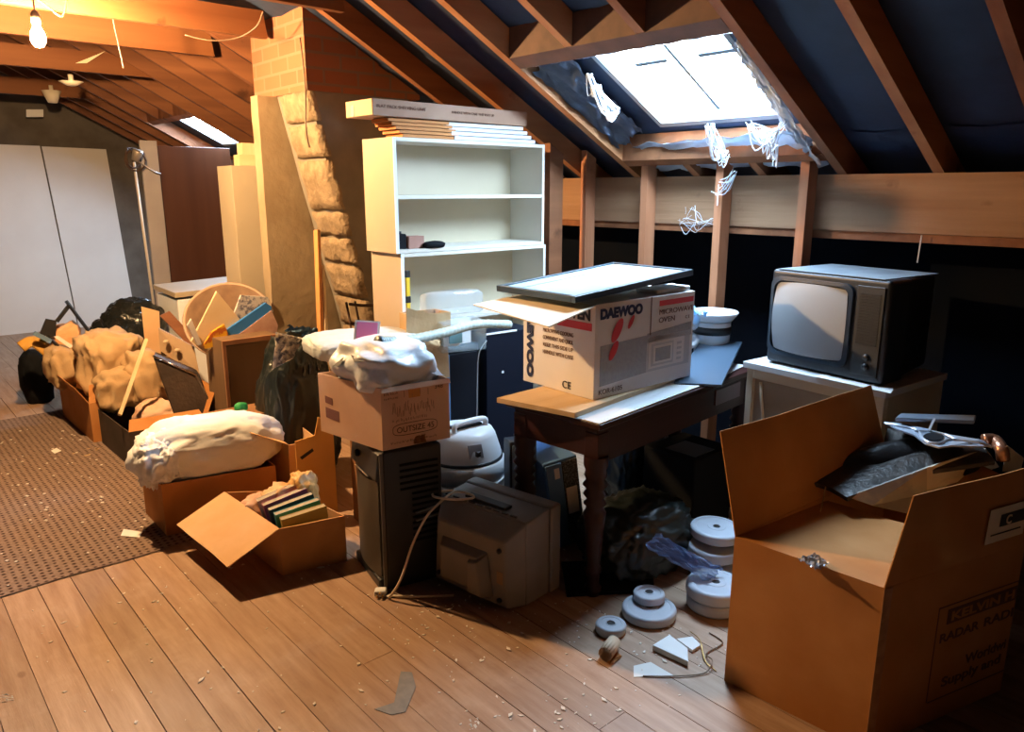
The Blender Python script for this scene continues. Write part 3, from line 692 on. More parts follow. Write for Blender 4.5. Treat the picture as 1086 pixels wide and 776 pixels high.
# boards on the table
def TP(x, y, z): return Matrix.Translation((2.05, 1.82, 0)) @ Matrix.Rotation(TR, 4, 'Z') @ Vector((x, y, z))
solo('white_sheet', SL([TP(.0, .005, .7515), TP(.93, .02, .7515), TP(.93, .2, .7515), TP(-.0, .2, .7515)], (0, 0, .005)), WHITE, 'white hardboard sheet on the table edge under the pine board', 'board')
solo('white_sheet', SL([TP(1.0, .04, .7515), TP(1.28, .06, .7515), TP(1.29, .44, .7515), TP(1.0, .44, .7515)], (0, 0, .005)), WHITE, 'white hardboard sheet under the white bucket at the table end', 'board')
solo('pine_board', SL([(2.03, 1.935, .757), (2.80, 2.03, .757), (2.77, 2.33, .757), (1.945, 2.30, .757)], (0, 0, .02)), W_PINE, 'pale pine board lying between the table and the microwave carton', 'board')

# ================================================================== MICROWAVE CARTON
X0, X1, Y0, Y1, Z0, Z1 = 2.212, 2.86, 2.005, 2.44, .778, 1.172
t = thing('microwave_carton', 'white printed microwave oven carton with one flap out, standing on the pine board', 'cardboard box', (X0, Y0, Z0), rz=R(-1))
w, d, h = X1 - X0, Y1 - Y0, Z1 - Z0
obj('body', B(0, w, 0, d, 0, h), WHITEC, t, bevel=.003)
obj('flap', SL([(0, 0.0, h - .002), (0, d, h - .002), (-.30, d - .03, h - .015), (-.36, -.17 + .06, h - .03), (-.12, -.06, h - .01)][:4], (0, 0, -.005)), CREAMC, t)
px = Vector((1, 0, 0)); nz = Vector((0, -1, 0))
def fr_(u0, u1, z0, z1, mat, nm='printed_panel', k=1): return obj(nm, SL([(u0 * w, -.0006 * k, z0 * h), (u1 * w, -.0006 * k, z0 * h), (u1 * w, -.0006 * k, z1 * h), (u0 * w, -.0006 * k, z1 * h)], (0, -.0006, 0)), mat, t)
obj('printed_panel', SL([(.05 * w, -.0006, .13 * h), (.5 * w, -.0006, .17 * h), (.5 * w, -.0006, .585 * h), (.05 * w, -.0006, .56 * h)], (0, -.0006, 0)), GREYP, t)
obj('printed_panel', SL([(.5 * w, -.0006, .5 * h), (.975 * w, -.0006, .5 * h), (.975 * w, -.0006, .655 * h), (.5 * w, -.0006, .6 * h)], (0, -.0006, 0)), GREYP, t)
fr_(.50, .965, .17, .56, GREYL, 'oven_picture', 1)
fr_(.52, .90, .20, .50, WHITEC, 'oven_picture', 3)
fr_(.545, .78, .225, .475, GREYL, 'oven_picture', 5); fr_(.565, .765, .25, .45, WHITEC, 'oven_picture', 7); fr_(.585, .745, .275, .425, GREYP, 'oven_picture', 9)
for z in (.24, .3, .36, .42): fr_(.82, .87, z, z + .03, GREYL, 'oven_picture', 5)
fr_(.615, .985, .885, .945, RED, 'red_band')
fr_(.525, .535, .58, 1.0, INKB, 'tape_edge', 2)
text(t, 'DAEWOO', (.04 * w, -.001, .845 * h), px, up, .055, NAVY, bold=.0035, width=.40 * w)
text(t, 'MICROWAVE', (.61 * w, -.001, .79 * h), px, up, .032, INKB, width=.37 * w)
text(t, 'OVEN', (.61 * w, -.001, .70 * h), px, up, .032, INKB, width=.17 * w)
text(t, 'C E', (.9 * w, -.001, .7 * h), px, up, .02, INKB)
text(t, 'KOR-6105', (.04 * w, -.001, .045 * h), px, up, .03, INKB, width=.22 * w)
def ell(c, a, b_, ang, nm='red_ellipse', k=5):
    bm = bmesh.new(); vs = []
    for q in range(28):
        an = 2 * math.pi * q / 28; x, z = a * math.cos(an), b_ * math.sin(an)
        vs.append((c[0] * w + x * math.cos(ang) - z * math.sin(ang), -.0006 * k, c[1] * h + x * math.sin(ang) + z * math.cos(ang)))
    obj(nm, SL(vs, (0, -.0006, 0)), RED, t)
ell((.2, .70), .055, .023, R(58)); ell((.33, .765), .032, .011, R(58)); ell((.17, .49), .045, .018, R(58))
# left end of the carton
ly = Vector((0, -1, 0))
text(t, 'DAEWOO', (-.001, d * .93, h * .93), Vector((0, 0, -1)), Vector((0, -1, 0)), .05, NAVY, bold=.0035, width=.86 * h)
text(t, 'CE', (-.001, d * .42, h * .05), Vector((0, -1, 0)), up, .045, INK)
for k in range(5):
    text(t, ('MICROWAVE COOKING', 'CONVENIENT AND QUICK', 'KEEP THIS SIDE UP', 'HANDLE WITH CARE', '')[k] or ' ', (-.001, d * .70, h * (.62 - .08 * k)), Vector((0, -1, 0)), up, .024, INKB, width=d * .42) if k < 4 else None
obj('printed_panel', SL([(-.0006, d * .5, h * .72), (-.0006, d * .04, h * .72), (-.0006, d * .04, h * .8), (-.0006, d * .5, h * .8)], (-.0006, 0, 0)), RED, t)
text(t, 'OVEN', (-.001, d * .42, h * .83), Vector((0, -1, 0)), up, .06, INK, bold=.003, width=d * .36)
t = thing('glass_panel', 'dark-framed glass panel lying on top of the microwave carton', 'glass panel', (2.09, 2.0, 1.19), rot=(R(0), R(-4), R(0)))
fr = bmesh.new(); l, wd = .76, .47
for a in ((0, l, 0, .022), (0, l, wd - .022, wd), (0, .022, .022, wd - .022), (l - .022, l, .022, wd - .022)): box(fr, *a, 0, .026)
obj('panel_frame', fr, M('blue_black_frame', (.02, .035, .05), rough=.35), t, bevel=.002)
obj('pane', B(.0225, l - .0225, .0225, wd - .0225, .012, .02), M('frosted_blue_glass', (.42, .56, .62), (.48, .62, .68), rough=.18, scale=3, spec=.8), t)
obj('edge_strip', B(.0225, l - .0225, wd - .12, wd - .11, .0201, .0215), M('grey_strip', (.2, .24, .27), rough=.4), t)
solo('foam_slab', SL([(2.62, 2.02, 1.175), (2.86, 2.02, 1.175), (2.86, 2.14, 1.175), (2.62, 2.14, 1.175)], (0, 0, .018)), FOAM, 'small pale slab poking out under the glass panel corner', 'board', bevel=.005)
# glossy dark tile leaning past the carton end
p1 = aty(765, 408, 1.83); p2 = aty(787, 362, 2.10); p4 = p1 + Vector((-.12, .17, 0)); p3 = p2 + Vector((-.12, .17, 0))
solo('dark_tile', SL([p1, p2, p3, p4], (0.004, 0, -.01)), M('glossy_blue_slate', (.05, .08, .12), rough=.3, spec=.8), 'glossy blue-black tile leaning out past the right end of the microwave carton', 'tile')
# bucket with hose
t = thing('bucket', 'white lidded bucket at the far end of the table beside the microwave carton', 'bucket', (3.37, 2.23, .757))
obj('bucket_body', LATHE([(0, 0), (.088, 0), (.094, .17), (.094, .19), (.088, .19), (.086, .02), (0, .02)], seg=40), WHITE2, t, smooth=True)
obj('dark_band', LATHE([(.0905, .125), (.096, .125), (.097, .165), (.0915, .165)], seg=40), BLK, t, smooth=True)
obj('lid', LATHE([(0, .195), (.10, .195), (.13, .235), (.125, .242), (.09, .215), (0, .21)], seg=40), WHITE2, t, smooth=True)
pts = []
for k in range(60):
    a = k / 59 * math.pi * 4.4; pts.append((3.17 + (.10 + .02 * math.sin(k)) * math.cos(a), 2.30 + .10 * math.sin(a) * .9, .785 + .0035 * k + .01 * math.sin(k * .9)))
solo('vacuum_hose', TUBE(pts, .017), WHITE2, 'coiled white hose heaped between the microwave carton and the bucket', 'hose', smooth=True)
solo('vacuum_hose', TUBE(spline([(3.10, 2.25, .97), (3.08, 2.3, 1.10), (3.15, 2.34, 1.14), (3.25, 2.34, 1.09), (3.29, 2.30, 1.0)], 8), .012), WHITE2, 'white hose loop arching above the coil behind the microwave carton', 'hose', smooth=True)
solo('blue_cloth', crumple([(3.07, 2.2, .995), (3.24, 2.17, .995), (3.26, 2.32, 1.01), (3.08, 2.36, 1.01)], 20, 20, .03, 5, 4, th=.003), M('blue_cloth', (.25, .55, .8), (.4, .68, .9), rough=.6, scale=8), 'light blue cloth lying on the coiled white hose', 'cloth', smooth=True)

# ================================================================== UNDER AND BEFORE THE TABLE
soloblob('bin_bag', (2.46, 1.95, 0), (.54, .40, .30), BAGG, 'black rubbish sack sagging under the table behind the front leg', 'bag', seed=4, fold=.09)
soloblob('bin_bag', (3.02, 2.42, 0), (.36, .3, .42), BAGG, 'black rubbish sack deep under the right half of the table', 'bag', seed=5, fold=.09)
solo('clear_wrap', crumple([atz(684, 578, .23), atz(698, 564, .26), atz(768, 602, .14), atz(752, 616, .12)], 44, 14, .018, 7, 3, th=.001, edge=.1), CLEARB, 'bluish clear plastic bag lying over the black sack under the table', 'plastic bag')
t = thing('computer_tower', 'blue-fronted computer case with perforated side standing under the table', 'computer', (2.25, 2.26, 0), rz=R(-18), rot=(R(0), R(-8), R(-18)))
obj('case', B(0, .17, 0, .40, 0, .43), BLUED, t, bevel=.006)
obj('front_panel', B(.006, .085, -.012, 0, .01, .42), BLUED, t, bevel=.004)
obj('perforated_panel', B(.09, .165, -.008, 0, .01, .42), M('perforated_grey', (.02, .025, .03), (.12, .14, .16), rough=.4, scale=120, contrast=(.5, .55)), t)
obj('sticker', B(.095, .15, -.0095, -.0082, .16, .29), PAPER, t); obj('sticker', B(.045, .07, -.0135, -.0122, .35, .40), PAPER, t)
t = thing('computer_case', 'slate blue computer case left of the table leg beside the vacuum cleaner', 'computer', (2.105, 2.40, 0), rz=R(-20))
obj('case', B(0, .13, .0, .08, 0, .52), M('slate_casing', (.06, .08, .11), rough=.4), t, bevel=.006); obj('front_panel', B(.01, .12, -.01, 0, .02, .505), M('slate_front', (.24, .36, .48), rough=.35), t, bevel=.004)
solo('dark_board', SL([(2.0, 1.93, .004), (2.30, 1.72, .004), (2.5, 1.9, .004), (2.18, 2.14, .004)], (0, 0, .012)), BLKM, 'flat black board on the floor under the table front leg', 'board')
t = thing('equipment_case', 'dark equipment case standing behind the weight plates under the table end', 'case', (2.80, 1.90, 0))
obj('case', B(0, .32, 0, .3, 0, .40), BLKM, t, bevel=.01); obj('lid_patch', B(.04, .2, .03, .2, .4005, .404), M('grey_patch', (.09, .11, .13), rough=.5), t)
# weight plates
def plate(x, y, z, r, th, label, tilt=(0, 0)):
    t = thing('weight_plate', label, 'weight plate', (x, y, z), group=None, rot=(tilt[0], tilt[1], 0))
    e = th * .3
    obj('plate_disc', LATHE([(.016, 0), (r - e, 0)] + [(r - e + e * math.sin(R(15 * k)), e - e * math.cos(R(15 * k))) for k in range(1, 7)] + [(r - e + e * math.cos(R(15 * k)), th - e + e * math.sin(R(15 * k))) for k in range(0, 7)] + [(r - e * 1.6, th), (r - e * 1.8, th - .002), (r * .35, th - .002), (r * .32, th), (.016, th), (.016, 0)], seg=72), PLATE, t)
    obj('bore', LATHE([(.0158, .001), (.0158, th - .003), (0.0, th - .003)], seg=24), BLK, t)
plate(1.955, 1.655, 0, .058, .036, 'small grey weight plate lying alone behind the cardboard tube')
plate(2.15, 1.63, 0, .105, .04, 'wide grey weight plate on the floor under a smaller one')
plate(2.185, 1.66, .041, .062, .034, 'small grey weight plate stacked on the wide plate')
plate(2.40, 1.50, 0, .11, .05, 'lower of the two thick grey plates beside the printed carton')
plate(2.40, 1.50, .051, .115, .055, 'upper of the two thick grey plates beside the printed carton')
p = aty(775, 590, 1.62); plate(2.64, 1.66, .02, .12, .05, 'grey plate leaning behind the sacks, lowest of the rear three', (R(4), R(-4)))
plate(2.64, 1.67, .085, .115, .05, 'grey weight plate in the middle of the rear stack under the table', (R(3), R(-3)))
plate(2.66, 1.68, .155, .11, .045, 'topmost grey weight plate of the rear stack under the table', (R(3), R(0)))

# bits on the floor
t = thing('cardboard_tube', 'short brown cardboard tube lying in front of the small weight plate', 'tube', (1.80, 1.545, .0), rot=(0, 0, R(20)))
bm = bmesh.new(); seg = 28; ro, ri, L0, L1 = .026, .023, 0, .085
def ring(r, x): return [bm.verts.new((x + (.006 * math.sin(3 * k) if x == L0 else 0), r * math.cos(2 * math.pi * k / seg), .027 + r * math.sin(2 * math.pi * k / seg))) for k in range(seg)]
r1, r2, r3, r4 = ring(ro, L0), ring(ro, L1), ring(ri, L1), ring(ri, L0)
for a, b in ((r1, r2), (r2, r3), (r3, r4), (r4, r1)):
    for k in range(seg): bm.faces.new((a[k], a[(k + 1) % seg], b[(k + 1) % seg], b[k]))
obj('tube_wall', bm, M('tube_card', (.6, .44, .3), (.68, .52, .36), rough=.7), t, smooth=True)
obj('torn_flap', crumple([(-.02, -.03, .003), (.05, -.045, .003), (.06, -.02, .004), (-.01, -.01, .004)], 8, 8, .004, 4, 1, th=.001), CARD_O, t)
solo('foam_wedge', SL([(1.975, 1.475, .001), (2.075, 1.475, .001), (2.055, 1.38, .001), (1.99, 1.33, .001)], (0, 0, .022)), FOAM, 'pale wedge-shaped offcut in front of the wide weight plate', 'offcut', bevel=.003)
solo('foam_wedge', SL([(2.085, 1.45, .001), (2.14, 1.42, .001), (2.12, 1.37, .001), (2.07, 1.37, .001)], (0, 0, .012)), FOAM, 'thin pale offcut right of the larger wedge', 'offcut')
solo('loose_wire', TUBE(spline([(1.83, 1.40, .004), (1.92, 1.32, .005), (2.0, 1.27, .006), (2.06, 1.28, .02), (2.10, 1.33, .006), (2.2, 1.33, .005), (2.22, 1.4, .004)], 8), .0025), M('brown_wire', (.2, .12, .06), rough=.5), 'thin brown wire curling on the floor by the printed carton', 'wire', smooth=True)
solo('loose_wire', TUBE(spline([(2.04, 1.25, .004), (2.06, 1.31, .006), (2.13, 1.38, .02), (2.17, 1.45, .006)], 8), .002), BRASS, 'short brass-coloured wire over the pale offcut', 'wire', smooth=True)
solo('tape_strip', SL([atz(397, 752, .001), atz(415, 758, .001), atz(430, 755, .001), atz(441, 728, .001), atz(437, 713, .001), atz(425, 712, .001), atz(418, 745, .001)], (0, 0, .0015)), TAPE, 'angled strip of grey duct tape stuck on the boards', 'tape')
solo('paper_scrap', crumple([atz(497, 762, .002), atz(507, 760, .002), atz(508, 771, .002), atz(498, 773, .002)], 6, 6, .004, 3, 1, th=.001), PAPER, 'small white paper scrap at the bottom middle of the floor', 'paper scrap')
solo('paper_scrap', crumple([atz(-6, 737, .002), atz(13, 735, .002), atz(15, 742, .002), atz(-6, 746, .002)], 6, 6, .004, 3, 2, th=.001), PAPER, 'white paper scrap on the boards at the left edge', 'paper scrap')
solo('paper_scrap', SL([atz(128, 568, .008), atz(131, 561, .008), atz(151, 564, .008), atz(148, 570, .008)], (0, 0, .001)), PAPER, 'white scrap on the patterned carpet near its front corner', 'paper scrap')
solo('paper_scrap', crumple([atz(76, 481, .008), atz(95, 474, .008), atz(107, 474, .008), atz(95, 484, .008)], 6, 6, .006, 3, 3, th=.001), KRAFT, 'curled tan scrap on the carpet beside the dark box', 'paper scrap')
solo('paper_scrap', SL([atz(54, 478, .008), atz(60, 475, .008), atz(65, 478, .008), atz(58, 481, .008)], (0, 0, .002)), PAPER, 'tiny white scrap at the far side of the carpet', 'paper scrap')
solo('paper_scrap', SL([atz(672, 706, .001), atz(690, 702, .001), atz(714, 716, .001), atz(672, 718, .001)], (0, 0, .001)), PAPER, 'flat pale scrap between the cardboard tube and the brown wire', 'paper scrap')
# crumbs and splinters
bm = bmesh.new(); rr = random.Random(3)
for k in range(420):
    if k < 260: x, y = rr.uniform(.3, 2.3), rr.uniform(1.2, 3.4)
    else: x, y = rr.uniform(1.3, 2.2), rr.uniform(1.3, 2.3)
    s = rr.uniform(.0015, .0055) * (1 if k % 9 else 1.7); a = rr.uniform(0, 3.14); l = s * rr.uniform(1, 2.2)
    c, sn = math.cos(a), math.sin(a)
    slab(bm, [(x + c * l, y + sn * l, .0005), (x - sn * s, y + c * s, .0005), (x - c * l, y - sn * l, .0005), (x + sn * s * .7, y - c * s * .7, .0005)], (0, 0, s * .5))
solo('floor_litter', bm, M('litter_bits', (.72, .62, .5), (.8, .76, .7), rough=.8, scale=40), 'scattered crumbs and splinters over the floorboards', 'litter', kind='stuff')
bm = bmesh.new()
for k in range(160):
    x, y = rr.uniform(.0, 1.0), rr.uniform(3.5, 6.1); s = rr.uniform(.003, .009)
    slab(bm, [(x + s, y, .007), (x, y + s * 1.3, .007), (x - s * 1.2, y, .007), (x, y - s, .007)], (0, 0, s * .4))
solo('carpet_litter', bm, M('litter_pale', (.7, .64, .56), rough=.8), 'pale crumbs scattered over the patterned carpet', 'litter', kind='stuff')
# carpet
bm = bmesh.new(); nx, ny = 30, 40; g = {}
for i in range(nx + 1):
    for j in range(ny + 1):
        x = -1.6 + 3.1 * i / nx; y = 3.455 + 2.85 * j / ny
        if i == nx: x += .01 * noise.noise(Vector((y * 3, 0, 0)))
        y += .012 * noise.noise(Vector((x * 3, j * .01, 4))) if j in (0, ny) else 0
        g[i, j] = bm.verts.new((x, y, .006))
for i in range(nx):
    for j in range(ny): bm.faces.new((g[i, j], g[i + 1, j], g[i + 1, j + 1], g[i, j + 1]))
tag(obj('carpet', bm, CARPM), 'brown dotted carpet lying on the floorboards at left', 'carpet')

# ================================================================== GREY TELEVISION (seen from behind)
t = thing('tube_monitor', 'grey tube television turned back to front on the floor beside the black heater', 'television', (1.742, 1.964, 0), rz=R(9.5))
# local: +x right along the side, -x,+y : back face runs from (0,0) to (-.10,.455)
bm = bmesh.new()
def hull(bm, a, b):
    F = [bm.verts.new(p) for p in a]; G = [bm.verts.new(p) for p in b]
    bm.faces.new(F[::-1]); bm.faces.new(G)
    for i in range(4): bm.faces.new((F[i], F[(i + 1) % 4], G[(i + 1) % 4], G[i]))
    return bm
hull(bm, [(.0, .03, .02), (.0, .427, .02), (.0, .407, .30), (.0, .05, .30)], [(.08, .0, .012), (.08, .455, .012), (.08, .455, .365), (.08, .0, .365)])
obj('back_shell', bm, GREYTV, t, bevel=.012)
bm = bmesh.new(); hull(bm, [(.078, .0, .012), (.078, .455, .012), (.078, .455, .365), (.078, .0, .365)], [(.23, .0, .005), (.23, .455, .005), (.23, .455, .375), (.23, .0, .375)])
obj('side_shell', bm, GREYTV, t, bevel=.008)
obj('front_bezel', B(.232, .30, -.008, .462, 0, .38), GREYTV, t, bevel=.012)
obj('tube_housing', hull(bmesh.new(), [(-.035, .14, .07), (-.035, .36, .07), (-.035, .36, .21), (-.035, .16, .21)], [(.003, .11, .045), (.003, .39, .045), (.003, .38, .235), (.003, .13, .235)]), GREYTV, t, bevel=.006)
obj('tube_cap', hull(bmesh.new(), [(-.05, .13, .06), (-.05, .2, .06), (-.05, .2, .19), (-.05, .15, .2)], [(-.0, .1, .05), (-.0, .21, .05), (-.0, .21, .22), (-.0, .13, .23)]), M('grey_tv_light', (.2, .17, .14), rough=.5), t, bevel=.006)
obj('carry_grip', B(.11, .15, .13, .35, .371, .382), M('grip_dark', (.03, .028, .026), rough=.6), t, bevel=.002)
bm = bmesh.new()
for k in range(9): box(bm, .088 + .0, .095, .06 + k * .044, .09 + k * .044, .3665, .3725)
obj('vent_slots', bm, BLK, t)
obj('socket_plate', B(-.002, .012, .055, .085, .12, .17), M('socket_brown', (.3, .18, .1), rough=.5), t)
for yy, zz in ((.07, .26), (.07, .05), (.40, .06)): obj('screw_boss', LATHE([(0, 0), (.01, 0), (.01, .012), (0, .012)], seg=16), BLK, t, smooth=True, loc=(.002, yy, zz), rot=(0, R(-90), 0))
solo('power_cable', TUBE(spline([(1.80, 2.34, .386), (1.75, 2.40, .388), (1.70, 2.42, .386), (1.68, 2.38, .386), (1.72, 2.30, .39), (1.78, 2.26, .392), (1.80, 2.30, .39), (1.76, 2.36, .392), (1.66, 2.34, .37), (1.60, 2.34, .33), (1.545, 2.36, .22), (1.49, 2.36, .1), (1.455, 2.39, .02), (1.46, 2.42, .008), (1.49, 2.38, .008), (1.58, 2.30, .008), (1.66, 2.24, .008)], 8), .005), CABLE, 'cream mains cable looped over the grey television and down to the floor', 'cable', smooth=True)
t = thing('mains_plug', 'white mains plug on the floor at the foot of the black heater', 'plug', (1.445, 2.45, 0), rz=R(-40))
obj('plug_body', B(-.025, .025, -.02, .02, .0, .028), WHITE2, t, bevel=.008)
for a in ((-.012, 0), (.012, 0), (0, .012)): obj('pin', B(a[0] - .003, a[0] + .003, -.034, -.0195, .008 + a[1], .014 + a[1]), BRASS, t)

# ================================================================== BLACK HEATER / COOLER TOWER with carton
t = thing('portable_air_unit', 'tall black portable air unit with warm grey door under the stamped brown carton', 'heater', (1.464, 2.462, 0), rz=R(-12.5))
# local: x along -Y side face (.29), y along -X door face (.36)
obj('case', B(.02, .275, 0, .35, .0, .605), BLK, t, bevel=.012)
bm = bmesh.new(); g = {}
n1, n2 = 12, 14
for i in range(n1 + 1):
    for j in range(n2 + 1):
        u, v_ = i / n1, j / n2
        y = .035 + .285 * u; z = .045 + .425 * v_ + (.02 * math.sin(math.pi * u) * (v_ - .5) * -1)
        g[i, j] = bm.verts.new((.012 - .026 * math.sin(math.pi * (u * .9 + .05)) , y, z))
for i in range(n1):
    for j in range(n2): bm.faces.new((g[i, j], g[i + 1, j], g[i + 1, j + 1], g[i, j + 1]))
bmesh.ops.solidify(bm, geom=bm.faces[:], thickness=.01); obj('door', bm, GREYD, t, smooth=False, bevel=.003)
obj('control_head', hull(bmesh.new(), [(-.008, .015, .478), (-.008, .34, .478), (.004, .34, .59), (.004, .015, .59)], [(.03, .005, .47), (.03, .35, .47), (.03, .35, .602), (.03, .005, .602)]), BLK, t, bevel=.005)
obj('base_skirt', B(-.008, .03, .02, .34, .0, .045), BLK, t, bevel=.01)
obj('chrome_strip', B(-.014, -.009, .10, .26, .474, .482), CHROME, t)
obj('edge_strip', B(.006, .02, -.004, .004, .01, .6), M('edge_grey', (.1, .09, .08), rough=.35), t)
bm = bmesh.new()
for k in range(14): bar(bm, (.09 if k > 8 else .14, -.003, .20 + k * .026), (.255, -.003, .20 + k * .026), .006, .008)
obj('louvre', bm, BLKM, t)
bm = bmesh.new()
for k in range(2): bar(bm, (.15, -.008, .29 + k * .035), (.25, -.008, .30 + k * .035), .012, .008)
obj('handle_slot', bm, M('handle_grey', (.1, .12, .14), rough=.3), t, bevel=.002)
obj('knob', LATHE([(0, 0), (.016, 0), (.013, .01), (0, .01)], seg=20), BLKM, t, smooth=True, loc=(-.006, .24, .535), rot=(0, R(-90), 0))

ca = [(1.49, 2.462), (1.79, 2.42), (1.80, 2.82), (1.43, 2.86)]
root, ctr, O = carton('stamped_carton', 'brown stamped carton full of white plastic on top of the black air unit', 'cardboard box', ca, .608, .255,
    {'-y': (.02, 150, .0), }, mat=CARD_P)
A_ = Vector((*ca[0], 0)); e = (Vector((*ca[1], 0)) - A_).normalized()
def V_(u, z): return A_ + e * u + Vector((0, 0, .608 + z)) - ctr
text(root, 'OUTSIZE 45', V_(.062, .062), e, up, .034, INKB, width=.165); text(root, '348', V_(.235, .222), e, up, .026, INKB)
bm = bmesh.new(); q = random.Random(5)
def strokes(u0, u1, z0, z1, n, hh, tilt=.15):
    for k in range(n):
        u = u0 + (u1 - u0) * k / n + q.uniform(-.002, .002); z = z0 + (z1 - z0) * q.random(); l = hh * q.uniform(.5, 1); dx = q.uniform(-tilt, tilt) * l
        slab(bm, [V_(u, z), V_(u + .0022, z), V_(u + .0022 + dx, z + l), V_(u + dx, z + l)], e.cross(up) * .0008)
strokes(.045, .235, .125, .15, 26, .05); strokes(.045, .2, .105, .112, 22, .012); strokes(.035, .24, .018, .022, 40, .009); strokes(.012, .075, .205, .208, 16, .008); strokes(.012, .075, .222, .225, 14, .012); strokes(.1, .24, .2, .21, 4, .03, 0)
obj('printed_lettering', bm, M('faded_ink', (.3, .16, .1), rough=.8), root)
nn = e.cross(up) * .0008
bm = bmesh.new(); pr = None
for k in range(40):
    a = 2 * math.pi * k / 40; b2 = 2 * math.pi * (k + 1) / 40
    P_ = lambda an, s: V_(.145 + .1 * math.copysign(abs(math.cos(an)) ** .5, math.cos(an)) * s, .074 + .026 * math.copysign(abs(math.sin(an)) ** .6, math.sin(an)) * (s if s == 1 else .9))
    slab(bm, [P_(a, 1), P_(b2, 1), P_(b2, .98), P_(a, .98)], nn)
obj('printed_frame', bm, INKB, root)
obj('printed_logo', SL([V_(.12, .2), V_(.17, .2), V_(.172, .245), V_(.118, .245)], nn), M('orange_ink', (.6, .25, .06), rough=.6), root)
obj('torn_tape', crumple([V_(.13, .005), V_(.19, .005), V_(.185, .04), V_(.14, .035)], 8, 8, .008, 4, 3, th=.001), M('brown_tape', (.4, .16, .05), rough=.4), root)
f_ = (Vector((*ca[3], 0)) - A_).normalized(); n2_ = f_.cross(up) * -.0008
def V2(u, z): return A_ + f_ * u + Vector((0, 0, .608 + z)) - ctr
obj('printed_panel', SL([V2(.36, .07), V2(.27, .065), V2(.27, .11), V2(.36, .115)], n2_), M('purple_ink', (.22, .09, .08), rough=.8), root)
obj('printed_panel', SL([V2(.36, .135), V2(.31, .13), V2(.31, .16), V2(.36, .165)], n2_), M('purple_ink', (.22, .09, .08)), root)
soloblob('plastic_bag', (1.625, 2.64, .80), (.36, .40, .20), BAGW, 'white plastic carrier bag bulging from the stamped brown carton', 'plastic bag', seed=8, amp=.2, fold=.03, ffreq=2.2, power=.75, flat=False)
solo('plastic_bag', crumple([(1.50, 2.50, .865), (1.80, 2.46, .868), (1.79, 2.78, .90), (1.46, 2.82, .90)], 36, 36, .028, 2.2, 5, th=.002), BAGW, 'torn white plastic sheet draped over the bag in the stamped carton', 'plastic bag', smooth=True)

# ================================================================== VACUUM CLEANER
t = thing('vacuum_cleaner', 'round white drum vacuum cleaner between the black air unit and the table', 'vacuum cleaner', (2.07, 2.69, 0))
obj('drum', LATHE([(0, .02), (.17, .02), (.185, .06), (.19, .27), (.175, .30), (0, .30)], seg=48), M('cream_drum', (.7, .66, .56), (.75, .71, .61), rough=.4), t, smooth=True)
obj('drum_ring', LATHE([(.18, .30), (.195, .31), (.195, .38), (.18, .39), (0, .39)], seg=48), WHITE2, t, smooth=True)
obj('dark_seal', LATHE([(.17, .388), (.184, .39), (.184, .402), (.17, .404)], seg=48), BLK, t, smooth=True)
obj('motor_head', LATHE([(.178, .402), (.172, .43), (.15, .50), (.135, .525), (.1, .535), (0, .54)], seg=48), WHITE2, t, smooth=True)
obj('handle', TUBE(spline([(-.09, -.05, .53), (-.085, -.05, .565), (0, -.05, .572), (.085, -.05, .565), (.09, -.05, .53)], 6), .013), WHITE2, t, smooth=True)
obj('handle_recess', B(-.08, .08, -.04, .02, .537, .546), BLK, t, bevel=.003)
obj('switch_panel', SL([(-.085, -.142, .43), (-.02, -.165, .43), (-.02, -.148, .49), (-.08, -.128, .49)], (0, -.008, 0)), M('switch_grey', (.3, .3, .32), rough=.4), t)
obj('switch', B(-.06, -.04, -.178, -.16, .44, .465), BLK, t, bevel=.002)
obj('wrapped_cable', TUBE([(.195 * math.cos(a / 8) * 1.0, .195 * math.sin(a / 8), .29 + .01 * math.sin(a / 3)) for a in range(0, 52)], .006), CABLEW, t, smooth=True)
for a in (200, 270, 340, 80): obj('caster', LATHE([(0, 0), (.02, 0), (.022, .02), (.01, .03), (0, .03)], seg=16), BLK, t, smooth=True, loc=(.16 * math.cos(R(a)), .16 * math.sin(R(a)), -.0))
soloblob('canvas_bag', (2.30, 2.70, 0), (.07, .09, .34), TAN, 'small tan bag squeezed right of the vacuum cleaner', 'bag', seed=15, sub=4)

# dark cabinets behind the table
t = thing('loudspeaker', 'black speaker cabinet behind the vacuum cleaner with a thin wire over it', 'speaker', (2.10, 3.03, 0), rz=R(-4))
obj('cabinet', B(0, .32, 0, .12, 0, .84), BLKM, t, bevel=.006); obj('grille_cloth', B(.015, .305, -.012, 0, .03, .80), M('speaker_cloth', (.005, .006, .010), rough=.7, spec=.15), t, bevel=.004)
t = thing('loudspeaker', 'navy speaker cabinet with a small white dot beside the microwave carton', 'speaker', (2.45, 2.98, 0), rz=R(-4))
obj('cabinet', B(0, .32, 0, .18, 0, .885), M('navy_cabinet', (.004, .006, .014), rough=.7, spec=.15), t, bevel=.006); obj('badge', B(.1, .112, -.003, 0, .66, .672), WHITE2, t)
obj('pale_edge', B(0, .2, -.004, .0, .878, .888), CABLEW, t)
solo('thin_wire', TUBE(spline([(2.42, 2.94, .86), (2.36, 2.93, .8), (2.34, 2.92, .66), (2.33, 2.92, .3), (2.34, 2.93, .004)], 8), .003), M('grey_wire', (.3, .3, .3), rough=.5), 'thin grey wire hanging down the black speaker cabinet', 'wire', smooth=True)

